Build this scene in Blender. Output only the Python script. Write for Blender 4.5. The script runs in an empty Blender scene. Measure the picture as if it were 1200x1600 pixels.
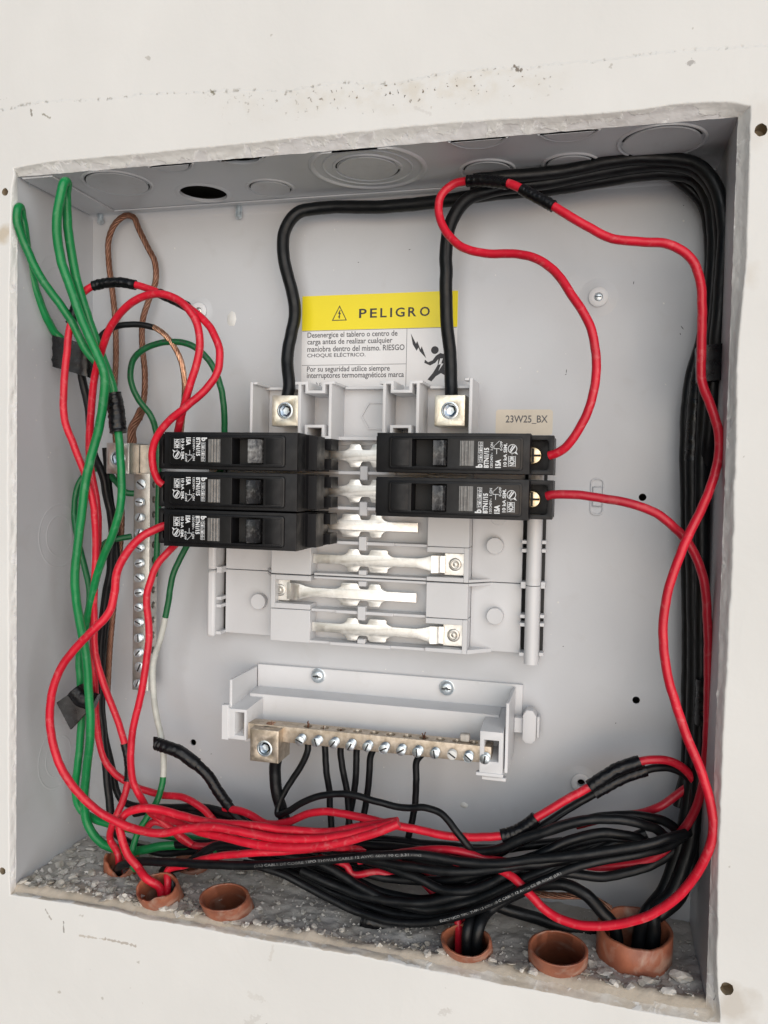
import bpy, bmesh, math, random
from mathutils import Vector, Matrix, noise
random.seed(7)
PI = math.pi
S = 0.001                       # everything below is written in millimetres
scene = bpy.context.scene
# ------------------------------------------------------------------ camera
CP = Vector((296.70, -375.14, 226.08)); CE = (1.5309, -0.0197, 0.2508); CF = 1288.68
cam = bpy.data.cameras.new('camera'); camo = bpy.data.objects.new('camera', cam)
scene.collection.objects.link(camo); scene.camera = camo
camo.location = CP * S; camo.rotation_euler = CE
cam.sensor_fit = 'VERTICAL'; cam.sensor_height = 36; cam.lens = CF / 1600 * 36
cam.clip_start = 0.01; cam.clip_end = 50
# ------------------------------------------------------------------ sky + sun
SUN_DIR = Vector((0.46, -1.0, 0.09)).normalized()      # towards the sun
elev = math.asin(SUN_DIR.z); azim = math.atan2(SUN_DIR.x, SUN_DIR.y)
w = bpy.data.worlds.new('World'); scene.world = w; w.use_nodes = True
nt = w.node_tree; bg = nt.nodes['Background']
sky = nt.nodes.new('ShaderNodeTexSky'); sky.sky_type = 'NISHITA'; sky.sun_disc = False
sky.sun_elevation = elev; sky.sun_rotation = azim; sky.air_density = 1.0; sky.dust_density = 0.3; sky.ozone_density = 2.0
nt.links.new(sky.outputs[0], bg.inputs[0]); bg.inputs[1].default_value = 0.10
sun = bpy.data.lights.new('sun', 'SUN'); suno = bpy.data.objects.new('sun', sun)
scene.collection.objects.link(suno); sun.energy = 3.1; sun.angle = math.radians(84); sun.color = (1.0, 0.992, 0.985)
suno.rotation_euler = SUN_DIR.to_track_quat('Z', 'Y').to_euler()
suno.location = SUN_DIR * 3
scene.view_settings.view_transform = 'Standard'; scene.view_settings.look = 'None'
scene.view_settings.gamma = 1; scene.view_settings.exposure = 0.0
# ------------------------------------------------------------------ pixel -> point in the place (photo pixels, 1200x1600)
from mathutils import Euler
CM = Euler(CE).to_matrix()
def ray(px, py): return CM @ Vector(((px-600)/CF, -(py-800)/CF, -1))
def at(px, py, Y):
    d = ray(px, py); return CP + d*((Y-CP.y)/d.y)
def atz(px, py, Z):
    d = ray(px, py); return CP + d*((Z-CP.z)/d.z)
def atx(px, py, X):
    d = ray(px, py); return CP + d*((X-CP.x)/d.x)
def wy(x): return -(4.5 + 1.7*x/350)                    # front face of the plastered wall
def atwall(px, py):
    d = ray(px, py); k = -1.7/350                       # y = -4.5 + k*x
    t = (-4.5 + k*CP.x - CP.y)/(d.y - k*d.x); return CP + d*t
# ------------------------------------------------------------------ materials
def mat(name, col, rough=0.5, metal=0.0, var=0.0, vscale=60, col2=None, bump=0.0, bscale=500, dirt=0.0, dirtcol=(0.45,0.43,0.4), dscale=90, spec=0.5, rvar=0.0, coat=0):
    m = bpy.data.materials.new(name); m.use_nodes = True; t = m.node_tree; N = t.nodes; L = t.links
    b = N['Principled BSDF']; b.inputs['Roughness'].default_value = rough; b.inputs['Metallic'].default_value = metal
    b.inputs['Specular IOR Level'].default_value = spec
    if coat: b.inputs['Coat Weight'].default_value = coat; b.inputs['Coat Roughness'].default_value = .25
    tc = N.new('ShaderNodeTexCoord').outputs['Object']
    def nz(sc, det=4, dist=0):
        n = N.new('ShaderNodeTexNoise'); n.inputs['Scale'].default_value = sc; n.inputs['Detail'].default_value = det
        n.inputs['Distortion'].default_value = dist; L.new(tc, n.inputs['Vector']); return n.outputs['Fac']
    def ramp(f, a, c):
        r = N.new('ShaderNodeMapRange'); r.inputs[1].default_value = a; r.inputs[2].default_value = c; L.new(f, r.inputs[0]); return r.outputs[0]
    def mix(f, a, c):
        x = N.new('ShaderNodeMix'); x.data_type = 'RGBA'
        if isinstance(f, float): x.inputs[0].default_value = f
        else: L.new(f, x.inputs[0])
        for i, v in ((6, a), (7, c)):
            if isinstance(v, tuple): x.inputs[i].default_value = (*v, 1)
            else: L.new(v, x.inputs[i])
        return x.outputs[2]
    cur = tuple(col)
    if var > 0:
        c2 = col2 or tuple(c*(1-var) for c in col)
        cur = mix(ramp(nz(vscale, 5, .4), .35, .65), cur, c2)
    if dirt > 0:
        f = ramp(nz(dscale, 8, .6), .60-.12*dirt, .80-.08*dirt)
        k = N.new('ShaderNodeMath'); k.operation = 'MULTIPLY'; k.inputs[1].default_value = min(1, dirt); L.new(f, k.inputs[0])
        cur = mix(k.outputs[0], cur, tuple(dirtcol))
    if isinstance(cur, tuple): b.inputs['Base Color'].default_value = (*cur, 1)
    else: L.new(cur, b.inputs['Base Color'])
    if rvar > 0:
        r = N.new('ShaderNodeMapRange'); L.new(nz(vscale*2.3, 5), r.inputs[0]); r.inputs[1].default_value = .3; r.inputs[2].default_value = .7
        r.inputs[3].default_value = max(.02, rough-rvar); r.inputs[4].default_value = rough+rvar; L.new(r.outputs[0], b.inputs['Roughness'])
    if bump > 0:
        bp = N.new('ShaderNodeBump'); bp.inputs['Strength'].default_value = 1; bp.inputs['Distance'].default_value = bump*S
        L.new(nz(bscale, 6), bp.inputs['Height']); L.new(bp.outputs[0], b.inputs['Normal'])
    return m
M = dict(
 enamel = mat('grey_enamel', (.555,.57,.595), .38, var=.07, vscale=11, bump=.035, bscale=700, dirt=.16, dirtcol=(.40,.385,.36), dscale=75, rvar=.10),
 knock = mat('grey_enamel_knockout', (.53,.54,.56), .42, var=.06, vscale=30, bump=.03, bscale=900, dirt=.3, dirtcol=(.33,.31,.28), dscale=160),
 plastic = mat('light_grey_plastic', (.62,.625,.64), .42, var=.04, vscale=40, bump=.02, bscale=1500, dirt=.10, dirtcol=(.42,.40,.36), dscale=130),
 plastic2 = mat('pale_grey_plastic', (.68,.685,.70), .40, var=.04, vscale=40, dirt=.15, dirtcol=(.45,.42,.37), dscale=110),
 darkgap = mat('dark_gap', (.03,.03,.03), .9),
 tin = mat('tin_plated_copper', (.90,.885,.85), .42, .85, var=.12, vscale=180, col2=(.80,.78,.73), bump=.04, bscale=1400, dirt=.3, dirtcol=(.45,.40,.33), dscale=520, rvar=.10),
 bronze = mat('weathered_neutral_bar_metal', (.60,.52,.43), .42, .85, var=.3, vscale=240, col2=(.42,.35,.27), bump=.06, bscale=1200, dirt=.4, dirtcol=(.30,.23,.16), dscale=260, rvar=.1),
 alu = mat('plated_lug_metal', (.80,.76,.66), .38, .75, var=.15, vscale=260, col2=(.68,.62,.50), bump=.05, bscale=1500, dirt=.3, dirtcol=(.45,.38,.28), dscale=350, rvar=.1),
 nickel = mat('dull_nickel_bar_metal', (.62,.60,.56), .35, .9, var=.2, vscale=260, bump=.05, bscale=1300, dirt=.3, dirtcol=(.32,.28,.22), dscale=300),
 zinc = mat('zinc_screw_metal', (.78,.85,.89), .38, .85, var=.25, vscale=500, bump=.05, bscale=2000),
 steelblue = mat('blued_set_screw', (.30,.36,.44), .25, 1.0, var=.4, vscale=600),
 brass = mat('yellow_zinc_screw', (.80,.68,.52), .34, .9, var=.4, vscale=500, col2=(.55,.42,.2)),
 copper = mat('bare_copper_strand', (.27,.145,.10), .45, .75, var=.5, vscale=300, col2=(.20,.09,.055)),
 copperb = mat('bright_copper_strand', (.70,.42,.28), .32, .9, var=.4, vscale=300, col2=(.38,.19,.12)),
 red = mat('red_insulation', (.68,.012,.035), .36, var=.22, vscale=50, bump=.05, bscale=320, dirt=.28, dirtcol=(.74,.34,.33), dscale=330, spec=.45, rvar=.08),
 red2 = mat('darker_red_insulation', (.52,.012,.032), .38, var=.22, vscale=50, bump=.05, bscale=320, dirt=.28, dirtcol=(.55,.22,.20), dscale=220, spec=.45, rvar=.08),
 green = mat('green_insulation', (.006,.23,.062), .36, var=.25, vscale=40, bump=.05, bscale=320, dirt=.26, dirtcol=(.20,.42,.28), dscale=240, spec=.45, rvar=.08),
 green2 = mat('dark_green_insulation', (.006,.13,.04), .38, var=.25, vscale=40, bump=.05, bscale=320, dirt=.26, dirtcol=(.12,.3,.2), dscale=240, spec=.45),
 black = mat('black_insulation', (.005,.006,.0075), .42, var=.3, vscale=70, bump=.06, bscale=450, dirt=.16, dirtcol=(.05,.052,.05), dscale=150, spec=.32, rvar=.12),
 tape = mat('black_electrical_tape', (.005,.005,.0065), .32, var=.2, vscale=120, bump=.15, bscale=260, dirt=.12, dirtcol=(.04,.04,.045), dscale=260, rvar=.12, spec=.35),
 bakelite = mat('black_breaker_plastic', (.0075,.0075,.009), .45, var=.2, vscale=90, bump=.03, bscale=1500, dirt=.22, dirtcol=(.030,.029,.028), dscale=140, rvar=.1, spec=.3),
 bakelite2 = mat('smooth_black_cover_plastic', (.006,.006,.0075), .36, var=.2, vscale=90, bump=.015, bscale=1500, dirt=.18, dirtcol=(.028,.028,.028), dscale=160, rvar=.08, spec=.3),
 toggle = mat('scuffed_toggle_plastic', (.03,.03,.033), .24, var=.4, vscale=300, bump=.06, bscale=700, dirt=.6, dirtcol=(.20,.20,.20), dscale=420, rvar=.1),
 clear = mat('smoky_indicator_plastic', (.20,.20,.20), .22, var=.3, vscale=260, bump=.05, bscale=900, dirt=.4, dirtcol=(.4,.4,.4), dscale=420),
 cprint2 = mat('worn_white_cable_print', (.42,.43,.43), .6, var=.8, vscale=420, col2=(.03,.03,.03)),
 print = mat('white_print', (.74,.76,.78), .6, var=.15, vscale=500),
 cprint = mat('faint_grey_cable_print', (.30,.31,.31), .6, var=.7, vscale=260, col2=(.06,.06,.06)),
 ink = mat('dark_label_ink', (.035,.035,.04), .6),
 ink2 = mat('grey_label_ink', (.09,.09,.10), .6),
 yellow = mat('yellow_label_vinyl', (.84,.70,.015), .4, var=.04, vscale=60),
 paper = mat('white_label_vinyl', (.74,.74,.75), .45, var=.03, vscale=60),
 cream = mat('cream_sticker_paper', (.66,.60,.50), .55, var=.06, vscale=120),
 pvc = mat('orange_pvc', (.40,.135,.07), .5, var=.5, vscale=60, col2=(.25,.085,.05), bump=.2, bscale=260, dirt=.6, dirtcol=(.52,.42,.34), dscale=95, rvar=.1),
 rubble = mat('plaster_rubble', (.52,.50,.475), .95, var=.35, vscale=45, col2=(.41,.385,.345), bump=.5, bscale=380, dirt=.5, dirtcol=(.62,.60,.57), dscale=120, spec=.2),
 flake = mat('pale_plaster_flake', (.64,.62,.585), .95, var=.25, vscale=150, col2=(.42,.39,.35), bump=.3, bscale=500, spec=.2),
 flake2 = mat('dusty_plaster_lump', (.60,.58,.54), .95, var=.35, vscale=120, col2=(.36,.33,.28), bump=.3, bscale=500, spec=.2),
 sand = mat('brown_mortar', (.42,.34,.24), .95, var=.4, vscale=160, col2=(.30,.24,.16), bump=.5, bscale=500, spec=.2),
 lip = mat('rough_plaster_edge', (.70,.685,.665), .9, var=.18, vscale=120, col2=(.60,.58,.55), bump=.3, bscale=380, dirt=.35, dirtcol=(.44,.37,.28), dscale=70, spec=.2),
 liplow = mat('tan_plaster_edge', (.56,.51,.44), .92, var=.4, vscale=90, col2=(.42,.35,.26), bump=.5, bscale=320, dirt=.5, dirtcol=(.66,.64,.60), dscale=110, spec=.2),
 cavity = mat('dark_masonry', (.10,.09,.08), .95),
 white = mat('white_paint_splash', (.72,.72,.70), .6, var=.12, vscale=150),
 whitewire = mat('white_painted_insulation', (.62,.63,.58), .5, var=.25, vscale=120, dirt=.3, dirtcol=(.3,.4,.33), dscale=200),
)
def wall_material():
    m = bpy.data.materials.new('painted_plaster'); m.use_nodes = True; t = m.node_tree; N = t.nodes; L = t.links
    b = N['Principled BSDF']; b.inputs['Roughness'].default_value = .62; b.inputs['Specular IOR Level'].default_value = .35
    tc = N.new('ShaderNodeTexCoord').outputs['Object']
    sp = N.new('ShaderNodeSeparateXYZ'); L.new(tc, sp.inputs[0]); X, Z = sp.outputs[0], sp.outputs[2]
    def val(op, a, c=None, clamp=False):
        n = N.new('ShaderNodeMath'); n.operation = op; n.use_clamp = clamp
        for i, v in ((0, a), (1, c)):
            if v is None: continue
            if isinstance(v, (int, float)): n.inputs[i].default_value = v
            else: L.new(v, n.inputs[i])
        return n.outputs[0]
    def nz(sc, det=4, dist=0):
        n = N.new('ShaderNodeTexNoise'); n.inputs['Scale'].default_value = sc; n.inputs['Detail'].default_value = det
        n.inputs['Distortion'].default_value = dist; L.new(tc, n.inputs['Vector']); return n.outputs['Fac']
    def rng(f, a, c, lo=0, hi=1):
        r = N.new('ShaderNodeMapRange'); L.new(f, r.inputs[0])
        for i, v in enumerate((a, c, lo, hi)): r.inputs[i+1].default_value = v
        return r.outputs[0]
    def mix(f, a, c):
        x = N.new('ShaderNodeMix'); x.data_type = 'RGBA'; L.new(f, x.inputs[0])
        for i, v in ((6, a), (7, c)):
            if isinstance(v, tuple): x.inputs[i].default_value = (*v, 1)
            else: L.new(v, x.inputs[i])
        return x.outputs[2]
    # ridge where an old coat of paint ends, above the opening
    P0, P1 = atwall(0, 172)*S, atwall(820, 106)*S
    k = (P1.z-P0.z)/(P1.x-P0.x)
    line = val('ADD', val('MULTIPLY', X, k), P0.z-k*P0.x)
    d = val('SUBTRACT', Z, line)
    d = val('ADD', d, rng(nz(18, 2), 0, 1, -.006, .006)); d = val('ADD', d, rng(nz(240, 3), 0, 1, -.0009, .0009))
    step = rng(d, -.0006, .0006)
    near = rng(val('ABSOLUTE', d), .0, .0011, 1, 0)
    spots = rng(nz(330, 3), .56, .64)
    crack = val('MULTIPLY', near, val('MULTIPLY', spots, rng(X, .30, .40, 1, 0)))
    below = val('MULTIPLY', rng(d, -.016, -.006), rng(d, .001, -.001))
    mid = val('MULTIPLY', rng(X, .10, .20), rng(X, .285, .255))
    specks = val('MULTIPLY', val('MULTIPLY', rng(nz(520, 2), .665, .70), below), mid)
    far = rng(nz(150, 3), .735, .76)                          # stray specks all over
    cur = mix(rng(nz(9, 4), .35, .65), (.745,.742,.725), (.70,.697,.68))
    cur = mix(val('MULTIPLY', val('MULTIPLY', below, mid), rng(nz(120, 4), .45, .65, 0, .35)), cur, (.56,.49,.37))
    cur = mix(val('MULTIPLY', crack, .6), cur, (.22,.20,.15)); cur = mix(specks, cur, (.20,.16,.11)); cur = mix(val('MULTIPLY', far, .5), cur, (.34,.31,.26))
    # stains with a shape of their own: old filler round the corner holes, a rust mark at the left
    for (px, py, rad, col, am) in ((1150, 1572, .0105, (.50,.45,.385), .6), (1180, 190, .012, (.62,.57,.52), .3), (6, 365, .006, (.46,.36,.22), .6), (1165, 430, .006, (.55,.49,.4), .3)):
        p = atwall(px, py)*S
        dx = val('SUBTRACT', X, p.x); dz = val('SUBTRACT', Z, p.z)
        r = val('SQRT', val('ADD', val('MULTIPLY', dx, dx), val('MULTIPLY', dz, dz)))
        r = val('ADD', r, rng(nz(130, 5), 0, 1, -rad*.8, rad*.8))
        cur = mix(rng(r, rad*.35, rad*1.05, am, 0), cur, col)
    for (a, c, wd, am, col) in (((71,1421),(80,1437),.0004,.7,(.30,.27,.24)), ((99,1440),(100,1457),.0004,.8,(.22,.20,.18)), ((125,1462),(165,1468),.0005,.6,(.40,.34,.27)), ((165,1467),(212,1478),.0006,.7,(.36,.31,.26)),
            ((427,1474),(422,1500),.0008,.35,(.52,.48,.43)), ((648,168),(672,178),.0007,.3,(.5,.47,.45)), ((804,104),(813,110),.0008,.9,(.16,.13,.10)), ((330,141),(334,146),.0008,.8,(.2,.18,.12)), ((66,178),(78,184),.0006,.8,(.26,.24,.18)), ((48,171),(50,181),.0005,.8,(.2,.18,.14)), ((390,1598),(402,1590),.002,.25,(.4,.38,.34)), ((690,1582),(700,1580),.0016,.3,(.4,.36,.32)), ((1078,97),(1080,96),.0011,.7,(.3,.28,.27)), ((390,1555),(410,1560),.0016,.25,(.5,.47,.42))):
        A, B = atwall(*a)*S, atwall(*c)*S; dx_, dz_ = B.x-A.x, B.z-A.z; l2 = dx_*dx_+dz_*dz_
        px_ = val('SUBTRACT', X, A.x); pz_ = val('SUBTRACT', Z, A.z)
        tt = val('MULTIPLY', val('ADD', val('MULTIPLY', px_, dx_), val('MULTIPLY', pz_, dz_)), 1/l2, True)
        n = N.new('ShaderNodeClamp'); L.new(tt, n.inputs[0]); tt = n.outputs[0]
        ex = val('SUBTRACT', px_, val('MULTIPLY', tt, dx_)); ez = val('SUBTRACT', pz_, val('MULTIPLY', tt, dz_))
        d2 = val('SQRT', val('ADD', val('MULTIPLY', ex, ex), val('MULTIPLY', ez, ez)))
        d2 = val('ADD', d2, rng(nz(700, 3), .3, .7, -wd*.9, wd*.9))
        cur = mix(rng(d2, wd*.5, wd*1.1, am, 0), cur, col)
    L.new(cur, b.inputs['Base Color'])
    h = val('ADD', val('MULTIPLY', nz(22, 5, .3), 1.0), val('MULTIPLY', nz(420, 3), .035))
    h = val('ADD', h, val('MULTIPLY', step, -.28)); h = val('SUBTRACT', h, val('MULTIPLY', val('ADD', crack, specks, True), .25))
    bp = N.new('ShaderNodeBump'); bp.inputs['Strength'].default_value = 1; bp.inputs['Distance'].default_value = .0011
    L.new(h, bp.inputs['Height']); L.new(bp.outputs[0], b.inputs['Normal'])
    return m
M['wall'] = wall_material()
def lip_material():
    m = bpy.data.materials.new('rough_plaster_edge'); m.use_nodes = True; t = m.node_tree; N = t.nodes; L = t.links
    b = N['Principled BSDF']; b.inputs['Roughness'].default_value = .85; b.inputs['Specular IOR Level'].default_value = .25
    tc = N.new('ShaderNodeTexCoord').outputs['Object']; at_ = N.new('ShaderNodeAttribute'); at_.attribute_name = 'kind_mask'
    sp = N.new('ShaderNodeSeparateColor'); L.new(at_.outputs['Color'], sp.inputs[0])
    def nz(sc, det=5, dist=.4):
        n = N.new('ShaderNodeTexNoise'); n.inputs['Scale'].default_value = sc; n.inputs['Detail'].default_value = det
        n.inputs['Distortion'].default_value = dist; L.new(tc, n.inputs['Vector']); return n.outputs['Fac']
    def rng(f, a, c, lo=0, hi=1):
        q = N.new('ShaderNodeMapRange'); L.new(f, q.inputs[0])
        for i, v in enumerate((a, c, lo, hi)): q.inputs[i+1].default_value = v
        return q.outputs[0]
    def mth(op, a, c):
        q = N.new('ShaderNodeMath'); q.operation = op
        for i, v in ((0, a), (1, c)):
            if isinstance(v, (int, float)): q.inputs[i].default_value = v
            else: L.new(v, q.inputs[i])
        return q.outputs[0]
    def mix(f, a, c):
        x = N.new('ShaderNodeMix'); x.data_type = 'RGBA'; L.new(f, x.inputs[0])
        for i, v in ((6, a), (7, c)):
            if isinstance(v, tuple): x.inputs[i].default_value = (*v, 1)
            else: L.new(v, x.inputs[i])
        return x.outputs[2]
    pale = mix(rng(nz(110), .4, .65), (.73,.725,.73), (.66,.65,.645)); pale = mix(rng(nz(60, 7), .64, .72, 0, .4), pale, (.48,.42,.34))
    tan = mix(rng(nz(75, 6), .38, .62), (.67,.64,.59), (.55,.49,.41)); tan = mix(rng(nz(300, 4), .6, .68, 0, .8), tan, (.68,.66,.62))
    cur = mix(sp.outputs[1], pale, tan)
    pm = rng(mth('ADD', sp.outputs[0], rng(nz(95, 6), .3, .7, -.5, .5)), .44, .56)
    cur = mix(pm, cur, (.74,.737,.72)); L.new(cur, b.inputs['Base Color'])
    bp = N.new('ShaderNodeBump'); bp.inputs['Strength'].default_value = 1; bp.inputs['Distance'].default_value = .0004
    h = mth('ADD', nz(260, 6), mth('MULTIPLY', pm, .5)); L.new(h, bp.inputs['Height']); L.new(bp.outputs[0], b.inputs['Normal'])
    return m
M['lip'] = lip_material()
# ------------------------------------------------------------------ objects
col = scene.collection
ORG = {}
def tag(o, label=None, cat=None, group=None, kind=None):
    for k, v in (('label', label), ('category', cat), ('group', group), ('kind', kind)):
        if v: o[k] = v
    return o
def thing(name, label, cat, loc=(0,0,0), group=None):
    o = bpy.data.objects.new(name, None); col.objects.link(o); o.empty_display_size = .01
    o.location = Vector(loc)*S; ORG[o] = Vector(loc); return tag(o, label, cat, group)
def link_mesh(name, me, m, parent=None, bevel=0, smooth=35, local=False):
    """mesh given in mm world coordinates (or the parent's own, local=True)"""
    off = Vector((0,0,0))
    if parent is not None and not local: off = ORG[parent]
    me.transform(Matrix.Translation(-off)); me.transform(Matrix.Scale(S, 4))
    me.materials.clear(); me.materials.append(m)
    if smooth:
        me.polygons.foreach_set('use_smooth', [True]*len(me.polygons)); me.set_sharp_from_angle(angle=math.radians(smooth))
    o = bpy.data.objects.new(name, me); col.objects.link(o)
    if parent is not None: o.parent = parent; ORG[o] = ORG[parent]
    else: ORG[o] = Vector((0,0,0))
    if bevel:
        md = o.modifiers.new('bevel', 'BEVEL'); md.width = bevel*S; md.segments = 2; md.limit_method = 'ANGLE'; md.angle_limit = math.radians(40)
        md.harden_normals = False
    return o
class MB:
    def __init__(s): s.v = []; s.f = []
    def add(s, v, f):
        b = len(s.v); s.v += [Vector(p) for p in v]; s.f += [tuple(i+b for i in q) for q in f]; return s
    def box(s, x0, x1, y0, y1, z0, z1, rot=None):
        v = [Vector((x, y, z)) for x in (x0, x1) for y in (y0, y1) for z in (z0, z1)]
        if rot: c, m = rot; v = [m @ (p-Vector(c)) + Vector(c) for p in v]
        return s.add(v, [(0,1,3,2),(4,6,7,5),(0,4,5,1),(2,3,7,6),(0,2,6,4),(1,5,7,3)])
    def cyl(s, a, b, r, n=20, r2=None, cap=True):
        a = Vector(a); b = Vector(b); d = (b-a).normalized(); u = d.orthogonal().normalized(); w_ = d.cross(u)
        r2 = r if r2 is None else r2; v = []; 
        for i in range(n):
            t = 2*PI*i/n; e = u*math.cos(t)+w_*math.sin(t); v += [a+e*r, b+e*r2]
        f = [(2*i, (2*i+2) % (2*n), (2*i+3) % (2*n), 2*i+1) for i in range(n)]
        if cap: f += [tuple(2*i for i in range(n))[::-1], tuple(2*i+1 for i in range(n))]
        return s.add(v, f)
    def lathe(s, c, axis, prof, n=24):
        """prof: (radius, distance along axis)"""
        c = Vector(c); d = Vector(axis).normalized(); u = d.orthogonal().normalized(); w_ = d.cross(u); v = []
        for (r, h) in prof:
            for i in range(n):
                t = 2*PI*i/n; v.append(c + d*h + (u*math.cos(t)+w_*math.sin(t))*max(r, .001))
        f = []
        for k in range(len(prof)-1):
            for i in range(n):
                j = (i+1) % n; f.append((k*n+i, k*n+j, (k+1)*n+j, (k+1)*n+i))
        return s.add(v, f)
    def mesh(s):
        me = bpy.data.meshes.new('m'); me.from_pydata([tuple(p) for p in s.v], [], s.f); me.validate()
        bm = bmesh.new(); bm.from_mesh(me); bmesh.ops.recalc_face_normals(bm, faces=bm.faces); bm.to_mesh(me); bm.free(); return me
    def build(s, name, m, parent=None, bevel=0, smooth=35, local=False): return link_mesh(name, s.mesh(), m, parent, bevel, smooth, local)
def shape_mesh(loops, depth, bev=0.0, fn=None):
    """flat shape with holes (list of loops of 2-D points), extruded by depth; fn maps (a, b, d) to a point, d = 0..depth"""
    c = bpy.data.curves.new('c', 'CURVE'); c.dimensions = '2D'; c.fill_mode = 'BOTH'
    for lp in loops:
        sp = c.splines.new('POLY'); sp.points.add(len(lp)-1); sp.use_cyclic_u = True
        for i, p in enumerate(lp): sp.points[i].co = (p[0], p[1], 0, 1)
    c.extrude = depth/2 - bev; c.bevel_depth = bev; c.bevel_resolution = 1; c.offset = -bev
    o = bpy.data.objects.new('c', c); col.objects.link(o)
    dg = bpy.context.evaluated_depsgraph_get(); dg.update()
    me = bpy.data.meshes.new_from_object(o.evaluated_get(dg)); bpy.data.objects.remove(o); bpy.data.curves.remove(c)
    if fn:
        for v in me.vertices: v.co = fn(v.co.x, v.co.y, v.co.z + depth/2)
    bm = bmesh.new(); bm.from_mesh(me); bmesh.ops.remove_doubles(bm, verts=bm.verts, dist=.001)
    bmesh.ops.recalc_face_normals(bm, faces=bm.faces); bm.to_mesh(me); bm.free()
    return me
def XZ(y0): return lambda a, b, d: Vector((a, y0+d, b))          # front at y0, growing into the wall
def circle(cx, cy, r, n=32, ry=None): return [(cx+r*math.cos(2*PI*i/n), cy+(ry or r)*math.sin(2*PI*i/n)) for i in range(n)]
def rect(x0, x1, y0, y1): return [(x0,y0),(x1,y0),(x1,y1),(x0,y1)]
def rrect(x0, x1, y0, y1, r, n=4):
    o = []
    for (cx, cy, a) in ((x1-r,y0+r,-PI/2),(x1-r,y1-r,0),(x0+r,y1-r,PI/2),(x0+r,y0+r,PI)):
        for i in range(n+1): t = a+PI/2*i/n; o.append((cx+r*math.cos(t), cy+r*math.sin(t)))
    return o
def text_mesh(s, bold=0.0):
    """text scaled into the unit square (0..1, 0..1); also its natural width / height"""
    c = bpy.data.curves.new('t', 'FONT'); c.body = s; c.size = 1; c.offset = bold; c.resolution_u = 3
    o = bpy.data.objects.new('t', c); col.objects.link(o)
    dg = bpy.context.evaluated_depsgraph_get(); dg.update()
    me = bpy.data.meshes.new_from_object(o.evaluated_get(dg)); bpy.data.objects.remove(o); bpy.data.curves.remove(c)
    xs = [v.co.x for v in me.vertices]; ys = [v.co.y for v in me.vertices]
    x0, x1, y0, y1 = min(xs), max(xs), min(ys), max(ys)
    for v in me.vertices: v.co = Vector(((v.co.x-x0)/(x1-x0), (v.co.y-y0)/(y1-y0), 0))
    return me, (x1-x0)/(y1-y0)
def print_text(s, fn, bold=0.0):
    me, _ = text_mesh(s, bold)
    for v in me.vertices: v.co = fn(v.co.x, v.co.y)
    return me
def join(meshes):
    bm = bmesh.new()
    for me in meshes: bm.from_mesh(me)
    out = bpy.data.meshes.new('j'); bm.to_mesh(out); bm.free(); return out
def copy_tree(o, parent=None):
    c = o.copy(); col.objects.link(c); c.parent = parent; ORG[c] = ORG[o]
    for ch in [x for x in col.objects if x.parent == o]: copy_tree(ch, c)
    return c
# ------------------------------------------------------------------ the plastered wall with its opening
CONT = {  # front edge of the plaster round the opening, photo pixels, corner to corner
 'top': [(21,264),(55,257),(90,252),(137,248),(225,241),(300,233),(375,226),(450,218),(525,211),(600,203),(700,193),(800,187),(900,181),(950,177),(1000,172),(1040,166),(1075,162),(1137,160),(1172,166)],
 'right': [(1172,166),(1170,230),(1168,300),(1165,400),(1158,480),(1151,560),(1150,640),(1146,760),(1143,890),(1136,1000),(1128,1150),(1125,1250),(1121,1350),(1120,1450),(1119,1490),(1119,1520),(1121,1550),(1124,1575),(1124,1597)],
 'bottom': [(1124,1597),(1100,1597),(1040,1586),(960,1571),(860,1551),(760,1533),(660,1513),(560,1492),(470,1478),(380,1463),(300,1447),(240,1438),(180,1424),(100,1410),(50,1403),(16,1398)],
 'left': [(16,1398),(15,1380),(14,1200),(14,1000),(13,800),(14,600),(15,450),(17,350),(18,300),(24,264)],
}
def resample(pts, n):
    L_ = [0]
    for a, b in zip(pts, pts[1:]): L_.append(L_[-1]+(b-a).length)
    out = []
    for i in range(n):
        t = L_[-1]*i/n; k = max(j for j in range(len(pts)-1) if L_[j] <= t+1e-9)
        out.append(pts[k].lerp(pts[k+1], (t-L_[k])/max(1e-9, L_[k+1]-L_[k])))
    return out
RIM = {'top': ((0,380),(350,380)), 'right': ((350,380),(350,0)), 'bottom': ((350,0),(0,0)), 'left': ((0,0),(0,380))}
front, inner = [], []
for side in ('top', 'right', 'bottom', 'left'):
    P = resample([atwall(*p) for p in CONT[side]], 150)
    (ax, az), (bx, bz) = RIM[side]
    for i, p in enumerate(P):
        t = i/len(P); front.append(p); inner.append(Vector((ax+(bx-ax)*t, 0, az+(bz-az)*t)))
def n3(p, s, seed=0): return noise.noise(Vector((p.x*s+seed, p.y*s, p.z*s)))
cen = Vector((175, 0, 190))
rings = [[] for _ in range(8)]
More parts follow.
